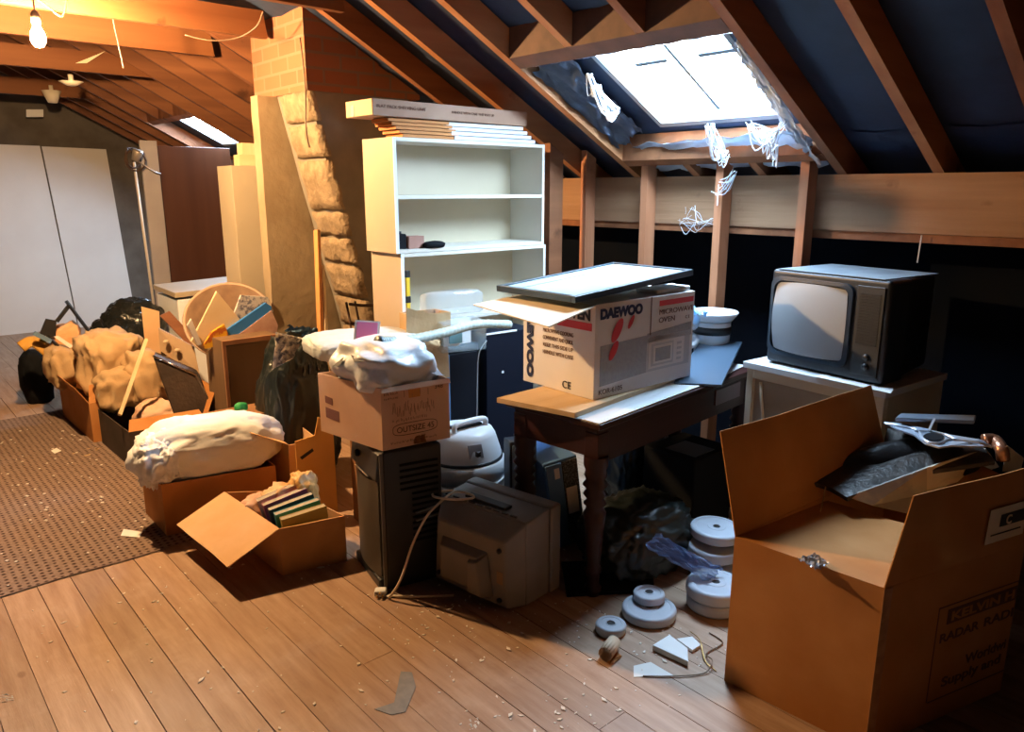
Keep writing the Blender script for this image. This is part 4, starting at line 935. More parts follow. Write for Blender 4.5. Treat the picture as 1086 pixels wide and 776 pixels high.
# stack of stuff between the air unit and the bookcase
root, _, _ = carton('storage_carton', 'brown storage carton hidden behind the stamped brown carton', 'cardboard box', [(1.72, 2.96), (1.98, 2.94), (2.0, 3.18), (1.74, 3.18)], 0, .86, {}, mat=CARD_D)
root, _, _ = carton('tall_carton', 'plain tan carton with curved flap in front of the lower bookcase', 'cardboard box', [(1.99, 2.98), (2.2, 2.95), (2.2, 3.08), (2.0, 3.1)], .862, .17, {}, mat=KRAFT)
root.location.z = .862
bm = bmesh.new(); p = [aty(431, 326, 2.94), aty(473, 333, 2.94), aty(477, 398, 2.94), aty(431, 392, 2.94)]
solo('curved_flap', slab(bm, [aty(431, 326, 2.96), aty(441, 329, 2.95), aty(455, 332, 2.94), aty(473, 333, 2.93), aty(477, 400, 2.93), aty(455, 400, 2.94), aty(431, 395, 2.96)], (.0, .005, 0)), KRAFT, 'curved tan cardboard sheet standing before the lower bookcase', 'cardboard')
# rolled quilt
bm = bmesh.new(); cxy = (1.62, 2.98)
t = thing('quilted_mat', 'white ribbed mat folded in a flat oval behind the stamped carton', 'mat', (1.78, 3.08, .865), rz=R(-15))
obj('mat_body', blob((.52, .42, .10), 21, sub=5, amp=.06, fold=.03, power=.6), M('quilt_white', (.42, .47, .5), (.5, .54, .56), rough=.6, scale=10, bump=.3, bscale=20), t, smooth=True)
t = thing('pink_card', 'pink square card with white border on the white quilted mat', 'card', aty(388, 366, 2.84), rot=(R(66), R(4), R(-38)))
obj('card_sheet', B(-.055, .055, 0, .11, 0, .002), WHITE2, t); obj('pink_face', B(-.045, .045, .01, .102, .0021, .003), PINK, t)
pts = [aty(403, 362, 2.62), aty(430, 361, 2.66), aty(470, 353, 2.74), aty(505, 344, 2.80), aty(540, 344, 2.86)]
t = thing('ribbed_hose', 'ribbed pale green vacuum hose lying across the clutter before the bookcase', 'hose', pts[0])
sp = spline([p - pts[0] for p in pts], 26)
obj('hose_body', TUBE(sp, .02, seg=14, rfun=lambda q: .021 + .0028 * math.sin(q * 2 * math.pi * 34)), M('pale_green_plastic', (.34, .41, .37), (.40, .46, .43), rough=.45, bump=.4, bscale=25), t, smooth=True)
obj('hose_end', TUBE([sp[0] - (sp[3] - sp[0]) * 1.2, sp[0]], .024, seg=16), M('hose_cuff', (.12, .16, .18), rough=.4), t, smooth=True)
# clear boxes
def clearbox(name, label, x0, x1, y0, y1, z0, z1, contents=()):
    t = thing(name, label, 'plastic box', ((x0 + x1) / 2, (y0 + y1) / 2, z0))
    a, b, h = (x1 - x0) / 2, (y1 - y0) / 2, z1 - z0
    bm = bmesh.new(); box(bm, -a, a, -b, b, 0, h); obj('clear_shell', bm, CLEAR, t, bevel=.012)
    for c in contents: obj(c[0], c[1], c[2], t)
    return t
clearbox('clear_plastic_box', 'clear plastic box with papers standing on the black speaker cabinet', 2.12, 2.36, 2.78, 2.94, .862, 1.01)
o = bpy.data.objects['clear_plastic_box']; o.location = (2.23, 2.93, .845); o.rotation_euler = (0, 0, R(-15))
obj('white_sleeve', B(-.10, -.02, -.06, .06, .03, .11), PAPER, o); obj('teal_case', B(-.075, -.01, -.075, -.063, .045, .10), M('teal_card', (.08, .35, .42), rough=.4), o)
solo('paper_pad', B(2.16, 2.38, 3.02, 3.12, .9, 1.03), PAPER, 'bright white paper block below the clear tray before the bookcase', 'paper block')
bpy.data.objects['paper_pad'].location.z = .845
t = thing('clear_tray', 'clear ribbed plastic tray tipped up in front of the lower bookcase shelf', 'plastic tray', (2.29, 3.06, 1.0), rz=R(-8))
obj('tray_shell', blob((.34, .09, .12), 31, sub=4, amp=.05, fold=.03, power=.4), clear_mat('clear_tray_plastic', (.6, .66, .7), .28), t, smooth=True)
soloblob('paper_bag', (1.99, 2.915, .874), (.16, .08, .07), KRAFT, 'crumpled brown paper by the end of the white carrier bag', 'paper', seed=33, sub=4, amp=.3, fold=.2, rz=R(-30))
t = thing('book', 'dull red book standing behind the stamped carton', 'book', (1.935, 2.90, .7415), rz=R(0))
obj('cover', B(0, .085, 0, .03, 0, .13), M('dull_red_cover', (.35, .12, .11), rough=.6), t, bevel=.002); obj('pages', B(.003, .083, .003, .027, .004, .1315), PAPER, t)
t = thing('blue_board', 'tall narrow blue board standing right behind the stamped carton', 'board', (2.105, 2.94, .0), rz=R(-8))
obj('cover', B(0, .07, 0, .03, 0, .82), M('dull_blue_cover', (.12, .25, .45), rough=.5), t, bevel=.002); obj('pages', B(.003, .067, .003, .027, .004, .8215), PAPER, t)

solo('narrow_box', B(1.85, 2.06, 2.888, 2.95, 0, .74), BLKM, 'narrow dark box behind the white vacuum cleaner', 'box')
# ================================================================== BOOKCASE (two stacked units)
def shelfunit(name, label, x0, x1, y0, y1, z0, z1, shelves):
    t = thing(name, label, 'bookcase', (x0, y0, z0)); w, d, h = x1 - x0, y1 - y0, z1 - z0; th = .018
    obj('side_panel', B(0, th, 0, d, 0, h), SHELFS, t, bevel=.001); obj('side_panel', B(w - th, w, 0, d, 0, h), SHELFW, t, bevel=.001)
    obj('top_panel', B(th, w - th, 0, d, h - th, h), SHELFW, t, bevel=.001); obj('bottom_panel', B(th, w - th, 0, d, 0, th), SHELFW, t, bevel=.001)
    obj('back_panel', B(th, w - th, d - .006, d - .001, th, h - th), M('shelf_back', (.52, .44, .31), (.58, .5, .36), rough=.5, scale=2), t)
    for z in shelves: obj('shelf', B(th, w - th, .003, d - .007, z, z + th), SHELFW, t, bevel=.001)
    obj('front_edge', B(-.0005, th, -.002, -.0003, 0, h), WHITE2, t)
    return t
shelfunit('bookcase', 'upper white bookcase unit with the long box on top', 2.06, 3.07, 3.2, 3.48, 1.305, 1.862, [.265])
shelfunit('bookcase', 'lower white bookcase unit half hidden by boxes', 2.085, 3.085, 3.2, 3.48, 0, 1.303, [.33, .62, .93])
solo('small_box', B(2.155, 2.25, 3.23, 3.3, 1.3235, 1.385), M('dusty_brown_box', (.3, .14, .1), (.36, .18, .13), rough=.7), 'small brown box on the upper bookcase, lowest shelf', 'box', bevel=.002)
t = thing('camera_case', 'little black camera-like case beside the small brown box on the shelf', 'case', (2.10, 3.24, 1.3235))
obj('case', B(0, .05, 0, .06, 0, .075), BLKM, t, bevel=.006); obj('dial', LATHE([(0, 0), (.012, 0), (.012, .012), (0, .012)], seg=16), BLK, t, smooth=True, loc=(.025, .03, .075))
soloblob('black_pouch', (2.30, 3.215, 1.3235), (.13, .06, .035), BLKM, 'flat black pouch on the shelf right of the small brown box', 'pouch', seed=41, sub=3)
t = thing('spirit_level', 'yellow and black tool standing upright in the lower bookcase', 'tool', (2.13, 3.225, .95))
obj('yellow_body', B(0, .022, 0, .045, .0, .25), YEL, t, bevel=.003)
for z in (.0, .10, .23): obj('black_end', B(-.002, .024, -.002, .047, z, z + .035), BLK, t, bevel=.003)
# on the bookcase
t = thing('long_box', 'long flat brown cardboard box lying on the boards over the bookcase', 'cardboard box', (1.94, 3.17, 1.952), rz=R(1))
obj('body', B(0, .98, 0, .24, 0, .075), M('long_box_card', (.32, .18, .11), (.38, .23, .15), rough=.75, scale=4), t, bevel=.002)
obj('end_flap', B(-.002, -.0002, .005, .235, .003, .072), M('end_card', (.68, .48, .24), rough=.7), t)
obj('dark_tape', B(-.004, -.0022, .16, .19, .003, .055), TAPE, t)
text(t, 'FLAT PACK SHELVING UNIT', (.02, -.001, .035), px, up, .022, INKB, width=.28); text(t, 'HANDLE WITH CARE THIS WAY UP', (.46, -.001, .035), px, up, .018, INKB, width=.28)
labs = ['topmost', 'second from the top', 'third from the top', 'fourth from the top', 'lowest']
for k in range(5):
    z = 1.8635 + .0175 * k; o_x = 2.02 + .025 * (5 - k) * .8
    solo('orange_strip', SL([(o_x, 3.2, z), (o_x + .36, 3.2, z), (o_x + .36, 3.33, z), (o_x, 3.35, z)], (0, 0, .014)), wood('orange_strip_wood', (.5, .17, .04), (.6, .25, .07), 'x', g=8), 'orange wooden strip, %s of the pile under the long box' % labs[4 - k], 'wood strip')
for k in range(4):
    z = 1.8635 + .022 * k; o_x = 2.43 - .015 * k
    solo('white_plank', SL([(o_x, 3.195 + .004 * k, z), (2.99 - .03 * k, 3.195, z), (2.99 - .03 * k, 3.4, z), (o_x, 3.4, z)], (0, 0, .018)), WHITE, 'white plank, %s of the pile at the right on the bookcase' % ['lowest', 'second from the bottom', 'third from the bottom', 'topmost'][k], 'plank')
# leaning timbers by the chimney
solo('leaning_plank', BAR((1.985, 3.95, 0), (2.105, 4.11, 1.385), .05, .018, (1, 0, 0)), W_ORANGE, 'orange plank leaning on the chimney flue', 'plank')
solo('leaning_stick', BAR((1.97, 3.82, 0), (2.125, 4.10, 1.18), .016, .016, (1, 0, 0)), W_STICK, 'thin pale stick leaning beside the orange plank', 'stick')
bm = bmesh.new()
t = thing('bed_spring_frame', 'dark rusty metal frame rungs leaning against the foot of the chimney', 'metal frame', (2.36, 4.12, 0))
for z in (.92, .80, .68, .56): wp('rung', TUBE(spline([(2.26, 4.05, z + .02), (2.36, 4.06, z), (2.5, 4.06, z - .01)], 5), .009), M('rusty_iron', (.05, .025, .015), rough=.8), t, smooth=True)
for x in (2.27, 2.33): wp('upright', TUBE([(x - .02, 4.07, .95), (x + .12, 4.05, .0)], .007), M('rusty_iron', (.05, .025, .015)), t, smooth=True)


# ================================================================== LEFT SIDE: row of boxes along the carpet
root, _, _ = carton('book_carton', 'open orange-brown carton full of books with a wide flap hanging out', 'cardboard box',
    [(1.215, 2.868), (1.49, 2.805), (1.45, 3.235), (1.195, 3.42)], 0, .215, {'-x': (.25, 112, .0, .0)}, mat=CARD, flapmat=CARD_L)
root, _, _ = carton('sack_carton', 'brown carton under the big white sack beside the carpet', 'cardboard box',
    [(.962, 3.585), (1.475, 3.47), (1.50, 3.80), (.967, 3.925)], 0, .265, {}, mat=CARD_O)
soloblob('white_sack', (1.235, 3.70, .215), (.68, .37, .28), SACKW, 'stuffed white sack lying along the carton next to the carpet', 'sack', rz=R(-14), seed=51, amp=.14, fold=.045, ffreq=3, power=.8, flat=False)
soloblob('plastic_bag', (1.00, 3.70, .25), (.20, .30, .20), M('bright_white_bag', (.82, .85, .9), rough=.35, bump=.4, bscale=20), 'white plastic bag bunched at the left end of the stuffed sack', 'plastic bag', seed=53, amp=.25, fold=.16, ffreq=4, flat=False, rz=R(-20))
# what sits in the book carton
def book(c, size, rot, mat, label, name='book'):
    t = thing(name, label, 'book', c, rot=rot); a, b, h = size
    cv = bmesh.new(); box(cv, 0, a, 0, .002, 0, h); box(cv, 0, a, b - .002, b, 0, h); box(cv, 0, .002, .002, b - .002, 0, h)
    obj('cover', cv, mat, t); obj('pages', B(.0021, a - .003, .0021, b - .0021, .002, h - .002), M('old_pages', (.42, .35, .25), (.5, .43, .32), rough=.8, scale=30), t); return t
cols = [((.5, .42, .12), 'yellow-green book lying nearest the air unit in the book carton'), ((.05, .3, .35), 'teal-edged book in the middle of the book carton'), ((.03, .035, .05), 'black book standing at the left of the books in the book carton'),
        ((.4, .12, .2), 'dusky red book along the far side of the book carton'), ((.55, .45, .35), 'beige book between the dark ones in the book carton')]
for k, (c, lb) in enumerate(cols):
    book((1.25 + .0 * k, 2.90 + .052 * k, .14 + .006 * k), (.20, .032, .10), (R(4), R(-6 - 2 * k), R(-10)), M('cover_%d' % k, c, rough=.5), lb)
soloblob('paper_wad', (1.27, 3.22, .10), (.16, .14, .14), M('pinkish_wrap', (.62, .34, .22), (.7, .45, .32), rough=.6, scale=6), 'crumpled pinkish wrapping at the left end of the book carton', 'paper', seed=61, sub=4, amp=.25, fold=.15)
soloblob('paper_wad', (1.36, 3.14, .14), (.17, .14, .15), M('orange_wrap', (.7, .42, .2), (.78, .5, .26), rough=.6, scale=6), 'crumpled orange wrapping in the middle of the book carton', 'paper', seed=62, sub=4, amp=.25, fold=.15)
soloblob('paper_wad', (1.44, 3.10, .17), (.12, .12, .17), M('amber_wrap', (.72, .4, .12), (.8, .48, .2), rough=.4, scale=6), 'crumpled amber paper standing at the back of the book carton', 'paper', seed=63, sub=4, amp=.3, fold=.2)
# cartons behind
root, _, _ = carton('flap_carton', 'light carton with a flap folded out behind the white sack', 'cardboard box', [(1.545, 3.46), (1.70, 3.42), (1.74, 3.72), (1.56, 3.76)], 0, .36, {'-x': (.20, 62, .01), '+y': (.07, 20, .01)}, mat=CARD_L)
t = solo('yellow_card', SL([(1.52, 3.32, .0), (1.70, 3.27, .0), (1.70, 3.27, .50), (1.63, 3.285, .53), (1.61, 3.29, .44), (1.52, 3.32, .42)], (.0, .006, 0)), M('amber_card', (.75, .42, .1), (.8, .47, .14), rough=.7), 'amber cardboard sheet with a black stroke behind the book carton', 'cardboard')
o = obj('black_stroke', BAR((1.54, 3.313, .33), (1.62, 3.291, .38), .003, .016, (0, 0, 1)), INK, None)
bmv = Vector(t.location); o.data.transform(Matrix.Translation(-bmv)); o.parent = t
root, _, _ = carton('dark_carton', 'dark-sided carton with a pale stick standing in it beside the carpet', 'cardboard box',
    [(1.10, 4.63), (1.53, 4.58), (1.56, 5.2), (1.09, 5.28)], 0, .235, {'+x': (.20, 25, .03), '-y': (.1, -60, .02)}, mat=M('black_brown_card', (.05, .035, .025), (.08, .055, .04), rough=.8, scale=4), flapmat=CARD_O)
root, _, _ = carton('far_carton', 'far brown carton overflowing with kraft paper beside the carpet', 'cardboard box',
    [(1.05, 5.32), (1.52, 5.28), (1.52, 6.1), (1.04, 6.15)], 0, .27, {'-x': (.12, 30, .03), '-y': (.12, -20, .02)}, mat=CARD_O)
def kraft(c, size, seed, label, mat=KRAFT, cat='paper', **k):
    return soloblob('crumpled_paper', c, size, mat, label, cat, seed=seed, amp=.28, fold=.09, ffreq=3.2, power=.7, flat=False, **k)
kraft((1.27, 5.64, .22), (.38, .5, .42), 71, 'big wad of crumpled kraft paper in the far carton')
kraft((1.22, 5.25, .22), (.26, .24, .24), 72, 'smaller wad of kraft paper at the near end of the far carton', sub=4)
kraft((1.06, 5.98, .26), (.22, .3, .26), 73, 'wad of kraft paper at the left of the far carton under the black stand', sub=4)
kraft((1.13, 6.20, .36), (.2, .2, .28), 74, 'orange-brown crumpled paper against the white wall board', M('orange_kraft', (.6, .3, .13), (.68, .4, .2), rough=.7), sub=4)
kraft((1.40, 5.25, .20), (.26, .3, .34), 75, 'kraft paper sheet bulging at the right side of the far carton', sub=4)
kraft((1.36, 4.95, .08), (.26, .3, .2), 76, 'crumpled tinted paper inside the dark-sided carton', CARD_P, sub=4)
solo('pale_stick', BAR(aty(127, 440, 4.72), aty(155, 360, 4.95), .03, .02, (1, 0, 0)), W_STICK, 'pale wooden stick standing up out of the dark-sided carton', 'stick')
solo('tan_strap', tube(bmesh.new(), spline([aty(22, 368, 6.2), aty(35, 362, 6.2), aty(50, 372, 6.15), aty(62, 385, 6.1)], 6), .045, flat=.5), M('ochre_cloth', (.5, .25, .03), (.58, .32, .06), rough=.8), 'ochre cloth bundle lying over the black bag at far left', 'cloth', smooth=True)
soloblob('black_bag', (.99, 6.7, .0), (.22, .22, .42), BLKM, 'black bag standing at the far left end of the box row', 'bag', seed=81, sub=4)
t = thing('folding_stand', 'black folding stand with square plate rising against the white wall boards', 'stand', aty(55, 350, 6.1))
wp('plate', SL([aty(42, 355, 6.1), aty(49, 338, 6.1), aty(60, 340, 6.1), aty(59, 358, 6.1)], (0, .02, 0)), BLK, t)
wp('arm', BAR(aty(60, 341, 6.11), aty(74, 323, 6.11), .03, .022), BLK, t)
wp('arm', BAR(aty(70, 319, 6.09), aty(97, 355, 6.0), .018, .018), BLK, t)
wp('arm', BAR(aty(50, 356, 6.1), aty(82, 386, 6.0), .018, .018), BLK, t)
wp('blue_hinge', BAR(aty(36, 353, 6.08), aty(54, 362, 6.08), .025, .03), M('hinge_blue', (.12, .2, .3), rough=.4), t)
solo('pink_sheet', SL([aty(57, 357, 5.95), aty(62, 356, 5.95), aty(78, 367, 5.9), aty(74, 369, 5.9)], (0, .01, 0)), M('pale_pink_paper', (.8, .55, .48), rough=.7), 'pale pink paper sliver among the kraft paper at far left', 'paper')
soloblob('bin_bag', (1.62, 6.25, .36), (.40, .40, .44), BAGB, 'black rubbish bag behind the big wad of kraft paper', 'bag', seed=83, rz=.5)
soloblob('bin_bag', (1.50, 6.5, .4), (.26, .2, .24), BAGB, 'small knot of black bag left of the rubbish bag against the boards', 'bag', seed=84, sub=4)
solo('storage_box', B(1.5, 1.82, 6.05, 6.6, 0, .355), CARD_D, 'brown box under the black rubbish bag at the far end', 'cardboard box')
solo('card_flap', SL([aty(150, 325, 5.9), aty(169, 330, 5.9), aty(172, 410, 5.9), aty(158, 405, 5.9)], (0, .006, 0)), CARD_L, 'tan cardboard flap standing up right of the black rubbish bag', 'cardboard')
t = thing('drawer_unit', 'pale brown drawer unit with two round knobs tilted in the pile', 'drawers', aty(190, 375, 5.1))
dp = [aty(168, 348, 5.2), aty(206, 368, 5.05), aty(212, 400, 5.0), aty(170, 372, 5.2)]
wp('front_panel', SL(dp, (.01, .03, 0)), M('drawer_veneer', (.36, .24, .14), (.44, .31, .19), rough=.5, scale=6), t)
for q in (aty(175, 362, 5.15), aty(187, 371, 5.1)): wp('knob', LATHE([(0, -.014), (.014, -.01), (.02, 0), (.014, .01), (0, .014)], seg=18, cx=q.x, cy=q.y - .02, cz=q.z), M('knob_wood', (.5, .38, .24), rough=.4), t, smooth=True)
t = thing('suitcase', 'dark brown leather case with metal-edged lid leaning between the cartons', 'suitcase', (1.6, 4.8, 0))
sa, sb, sc_, sd = aty(162, 378, 4.9), aty(208, 398, 4.75), aty(232, 446, 4.6), aty(185, 442, 4.75)
wp('case_body', SL([sa, sb, sc_, sd], (.06, .16, 0)), LEATH, t, bevel=.01)
wp('metal_edge', TUBE([sa + Vector((0, -.008, .004)), sb + Vector((0, -.008, .004))], .007), CHROME, t, smooth=True)
wp('metal_edge', TUBE([sb + Vector((0, -.008, 0)), sc_ + Vector((0, -.008, 0))], .006), LEATH, t, smooth=True)
solo('plank_offcut', SL([aty(170, 335, 5.5), aty(180, 330, 5.5), aty(210, 362, 5.4), aty(202, 368, 5.4)], (0, .02, 0)), W_RAFT_DARK, 'reddish brown wood offcut sloping above the loose drawer', 'wood')
# brown cabinet with a tub of papers
t = thing('brown_cabinet', 'brown wooden cabinet with lighter edges behind the white sack', 'cabinet', (1.60, 4.38, 0))
x0, x1 = 0, .34
obj('cabinet_body', B(x0, x1, .012, .30, 0, .745), W_CAB, t)
ed = bmesh.new(); box(ed, x0 - .004, x1 + .004, -.002, .012, .72, .748); box(ed, x1 - .02, x1 + .004, -.002, .012, .0, .72); box(ed, x0 - .004, x0 + .016, -.002, .012, 0, .72)
obj('edge_frame', ed, M('cabinet_edge', (.34, .16, .08), (.4, .2, .1), rough=.5), t)
obj('front_panel', B(x0 + .02, x1 - .024, .002, .0119, .01, .715), W_CAB, t)
t = thing('tub', 'wide round tub of papers and books tilted on the brown cabinet', 'tub', (1.90, 5.03, .70))
t.rotation_euler = Euler((R(52), 0, R(-22)))
obj('tub_wall', LATHE([(0, -.16), (.20, -.16), (.285, .12), (.272, .12), (.19, -.145), (0, -.145)], seg=48), M('tub_brown', (.2, .12, .075), (.28, .18, .11), rough=.6, scale=10), t, smooth=True)
obj('tub_rim', LATHE([(.280, .11), (.29, .12), (.282, .128), (.272, .12)], seg=48), M('tub_rim', (.42, .28, .19), rough=.6), t, smooth=True)
def sheet(name, pts, Y, mat, label, cat='book', th=.02): return solo(name, SL([aty(px_, py_, Y) for px_, py_ in pts], (0, th, 0)), mat, label, cat)
yl = 4.56
sheet('cream_book', [(203, 362), (230, 309), (254, 338), (246, 354), (218, 374)], yl + .02, M('cream_cover', (.72, .55, .32), (.78, .62, .4), rough=.6), 'cream book facing out of the round tub')
sheet('yellow_book', [(216, 366), (225, 352), (238, 344), (242, 354), (232, 366), (218, 370)], yl - .01, M('orange_yellow_cover', (.75, .42, .02), (.5, .12, .02), rough=.5, scale=25, contrast=(.5, .56)), 'yellow and orange picture book at the front of the round tub')
sheet('magazine', [(247, 336), (256, 313), (284, 315), (290, 330), (262, 350), (252, 346)], yl + .05, NEWS, 'black and white magazines fanned in the round tub', 'magazine')
sheet('blue_binder', [(236, 353), (282, 321), (288, 325), (287, 332), (250, 357)], yl, BLUEP, 'bright blue binder slanting across the round tub')
sheet('pink_book', [(250, 357), (288, 329), (295, 345), (291, 366)], yl - .005, M('dusty_pink_cover', (.5, .3, .25), (.62, .42, .36), rough=.6, scale=14), 'dusty pink printed board at the right of the round tub')
sheet('white_leaflet', [(199, 345), (203, 338), (214, 365), (210, 366)], yl - .02, M('red_white_leaflet', (.75, .7, .64), (.55, .05, .06), rough=.6, scale=14, contrast=(.58, .62)), 'white leaflet with red print at the left rim of the round tub', 'paper')
solo('green_toy', blob((.07, .05, .05), 91, sub=3), GREENP, 'bright green plastic piece behind the white sack', 'toy', smooth=True).location = aty(256, 436, 3.9) 
solo('red_toy', blob((.06, .05, .04), 92, sub=3), RED, 'small red piece beside the green one behind the white sack', 'toy', smooth=True).location = aty(280, 436, 3.9)
solo('grey_box', B(1.28, 1.68, 3.84, 4.06, 0, aty(256, 439, 3.9).z), CARD_D, 'dark box behind the white sack under the green and red pieces', 'cardboard box')
# black bin bag tied at the top with newspaper
t = thing('bin_bag', 'big black rubbish bag with bluish gathered top in front of the chimney', 'bag', (1.80, 3.88, 0))
obj('bag_body', blob((.44, .40, .84), 95, sub=6, amp=.12, fold=.05, ffreq=3.5, power=.75, top=lambda c: Vector((c.x * (1 - .25 * max(c.z, 0)), c.y * (1 - .25 * max(c.z, 0)), c.z))), BAGG, t, smooth=True)
bm = bmesh.new()
for k in range(26):
    a = 2 * math.pi * k / 26; r0 = .15; q = random.Random(k).uniform(-.02, .02)
    tube(bm, spline([(r0 * math.cos(a), r0 * math.sin(a) - .01, .62 + q), (.10 * math.cos(a + .1), .10 * math.sin(a + .1) - .01, .74), (.03 * math.cos(a), .03 * math.sin(a), .80)], 4), .01, seg=6, rfun=lambda u: .011 - .006 * u)
obj('gathered_folds', bm, M('shiny_black_film', (.03, .032, .03), rough=.15, spec=.8), t, smooth=True)
obj('tied_neck', crumple([(-.03, -.06, .76), (.12, -.08, .70), (.15, .02, .84), (-.03, .02, .87)], 24, 24, .035, 5, 9, th=.002, edge=.15), M('blue_black_film', (.10, .2, .34), rough=.3), t, smooth=True)
solo('newspaper', crumple([aty(289, 392, 3.72), aty(293, 352, 3.75), aty(320, 358, 3.75), aty(312, 380, 3.72)], 14, 14, .015, 3, 2, th=.004), NEWS, 'crumpled newspaper tucked at the left of the big black rubbish bag', 'newspaper', smooth=True)
# far back
solo('cream_cupboard', B(2.10, 2.62, 5.3, 5.56, 0, 1.775), CREAM, 'tall cream cupboard panel left of the chimney', 'cupboard', bevel=.003)
solo('timber_block', B(2.17, 2.34, 5.32, 5.42, 1.777, 1.85), W_PINE, 'thick timber block lying on top of the tall cream cupboard', 'timber')
solo('timber_block', B(2.20, 2.36, 5.33, 5.42, 1.8515, 1.93), W_STICK, 'second timber block stacked on the first above the cream cupboard', 'timber')
t = thing('white_chest', 'low white chest with lid ajar behind the round tub', 'chest', (1.86, 5.95, 0))
obj('chest_body', B(0, .56, 0, .5, 0, .80), WHITE2, t, bevel=.01); obj('lid', SL([(-.02, -.02, .815), (.58, -.02, .835), (.58, .5, .85), (-.02, .5, .83)], (0, 0, .04)), CREAM, t, bevel=.004)
solo('brown_wardrobe', B(2.30, 2.97, 7.5, 7.86, 0, 2.0), W_WARD, 'tall dark brown wardrobe standing under the far roof window', 'wardrobe', bevel=.003)
solo('upright_board', SL([(2.14, 7.44, 0), (2.285, 7.44, 0), (2.285, 7.44, 2.04), (2.14, 7.44, 2.04)], (0, .03, 0)), M('grey_lilac_paint', (.34, .30, .29), (.4, .36, .34), rough=.6, scale=3), 'narrow grey upright panel left of the brown wardrobe', 'panel')
solo('white_pipe', TUBE([(2.115, 7.40, 0), (2.07, 7.42, 1.85)], .012), M('pale_pipe', (.6, .52, .42), rough=.5), 'thin pale pipe running up beside the narrow grey panel', 'pipe', smooth=True)
solo('wall_board', SL([(.7, 10.12, 0), (1.99, 10.12, 0), (1.865, 10.18, 2.09), (.7, 10.18, 2.10)], (0, .02, 0)), WALLW, 'left white wall board leaning on the end wall', 'board')
solo('wall_board', SL([(2.0, 10.10, 0), (2.64, 10.10, 0), (2.54, 10.16, 2.075), (1.88, 10.16, 2.085)], (0, .02, 0)), WALLW, 'right white wall board leaning on the end wall', 'board')
# lamps and wires in the far roof
t = thing('clamp_lamp', 'wire clamp lamp hooked at the top of the narrow grey panel', 'lamp', (2.07, 7.38, 1.86))
for k in range(3): obj('wire_ring', TUBE([(.085 * math.cos(a / 12 * math.pi), .02 * k, .085 * math.sin(a / 12 * math.pi) + .03 * math.sin(k)) for a in range(25)], .007), M('rusty_iron', (.05, .025, .015)), t, smooth=True, rot=(0, 0, .5 * k))
obj('lamp_head', LATHE([(0, 0), (.03, 0), (.045, .08), (.04, .1), (0, .1)], seg=20), M('grey_lamp', (.35, .3, .26), rough=.4, metal=.4), t, smooth=True, rot=(.3, .3, 0))
obj('arm', TUBE([(.02, 0, .0), (.14, -.02, -.09), (.2, -.02, -.11)], .006), M('grey_lamp', (.35, .3, .26)), t, smooth=True)
def shade(p, r0, r1, h, label, sc_=1):
    t = thing('lamp_shade', label, 'lamp', p)
    obj('shade', LATHE([(0, 0), (r0, 0), (r1, h), (r1 - .006, h), (r0 - .004, .006), (0, .006)], seg=28), PORC, t, smooth=True)
    obj('holder', LATHE([(0, h * .4), (.018, h * .4), (.018, h + .05), (0, h + .05)], seg=16), PORC, t, smooth=True)
    return t
shade(aty(56, 109, 8.7), .04, .085, .11, 'small cream cup lampshade hanging on the farthest orange collar beam')
shade(aty(76, 91, 6.75), .03, .085, .03, 'flat white dish lampshade under the third collar beam')
solo('dangling_card', SL([aty(80, 67, 6.7), aty(92, 67, 6.7), aty(112, 54, 6.7), aty(105, 57, 6.7)], (0, .004, 0)), CREAMC, 'pale wedge of card dangling under the second collar beam', 'card')
solo('socket_strip', SL([aty(28, 124, 9.9), aty(46, 124, 9.9), aty(46, 116, 9.9), aty(28, 116, 9.9)], (0, .03, 0)), WHITE2, 'small white connector strip high on the dark end wall', 'socket')
solo('hanging_wire', TUBE(spline([aty(118, -10, 4.8), aty(120, 20, 4.8), aty(125, 45, 4.8), aty(131, 72, 4.8)], 6), .004), M('dull_grey_wire', (.12, .11, .10), rough=.6), 'grey wire dangling from the roof beyond the bulb', 'wire', smooth=True)
solo('hanging_wire', TUBE(spline([aty(38, -2, 4.4), aty(52, 8, 4.4), aty(66, 17, 4.4), aty(71, -2, 4.4)], 6), .005), M('dark_wire', (.08, .05, .03), rough=.5), 'dark wire loop hanging beside the glowing bulb', 'wire', smooth=True)
solo('mains_wire', TUBE(spline([aty(196, 37, 4.45), aty(225, 43, 4.4), aty(252, 40, 4.35), aty(272, 28, 4.25), aty(279, 12, 4.15)], 6), .004), M('dull_cable', (.16, .1, .06), rough=.6), 'pale cable sagging from the lit collar beam to the chimney corner', 'wire', smooth=True)
solo('mains_wire', TUBE(spline([(2.10, 4.17, 2.44), (2.115, 4.17, 2.2), (2.105, 4.17, 1.95), (2.12, 4.17, 1.85)], 6), .005), M('dull_cable', (.16, .1, .06)), 'pale cable running down the near corner of the brick chimney', 'wire', smooth=True)
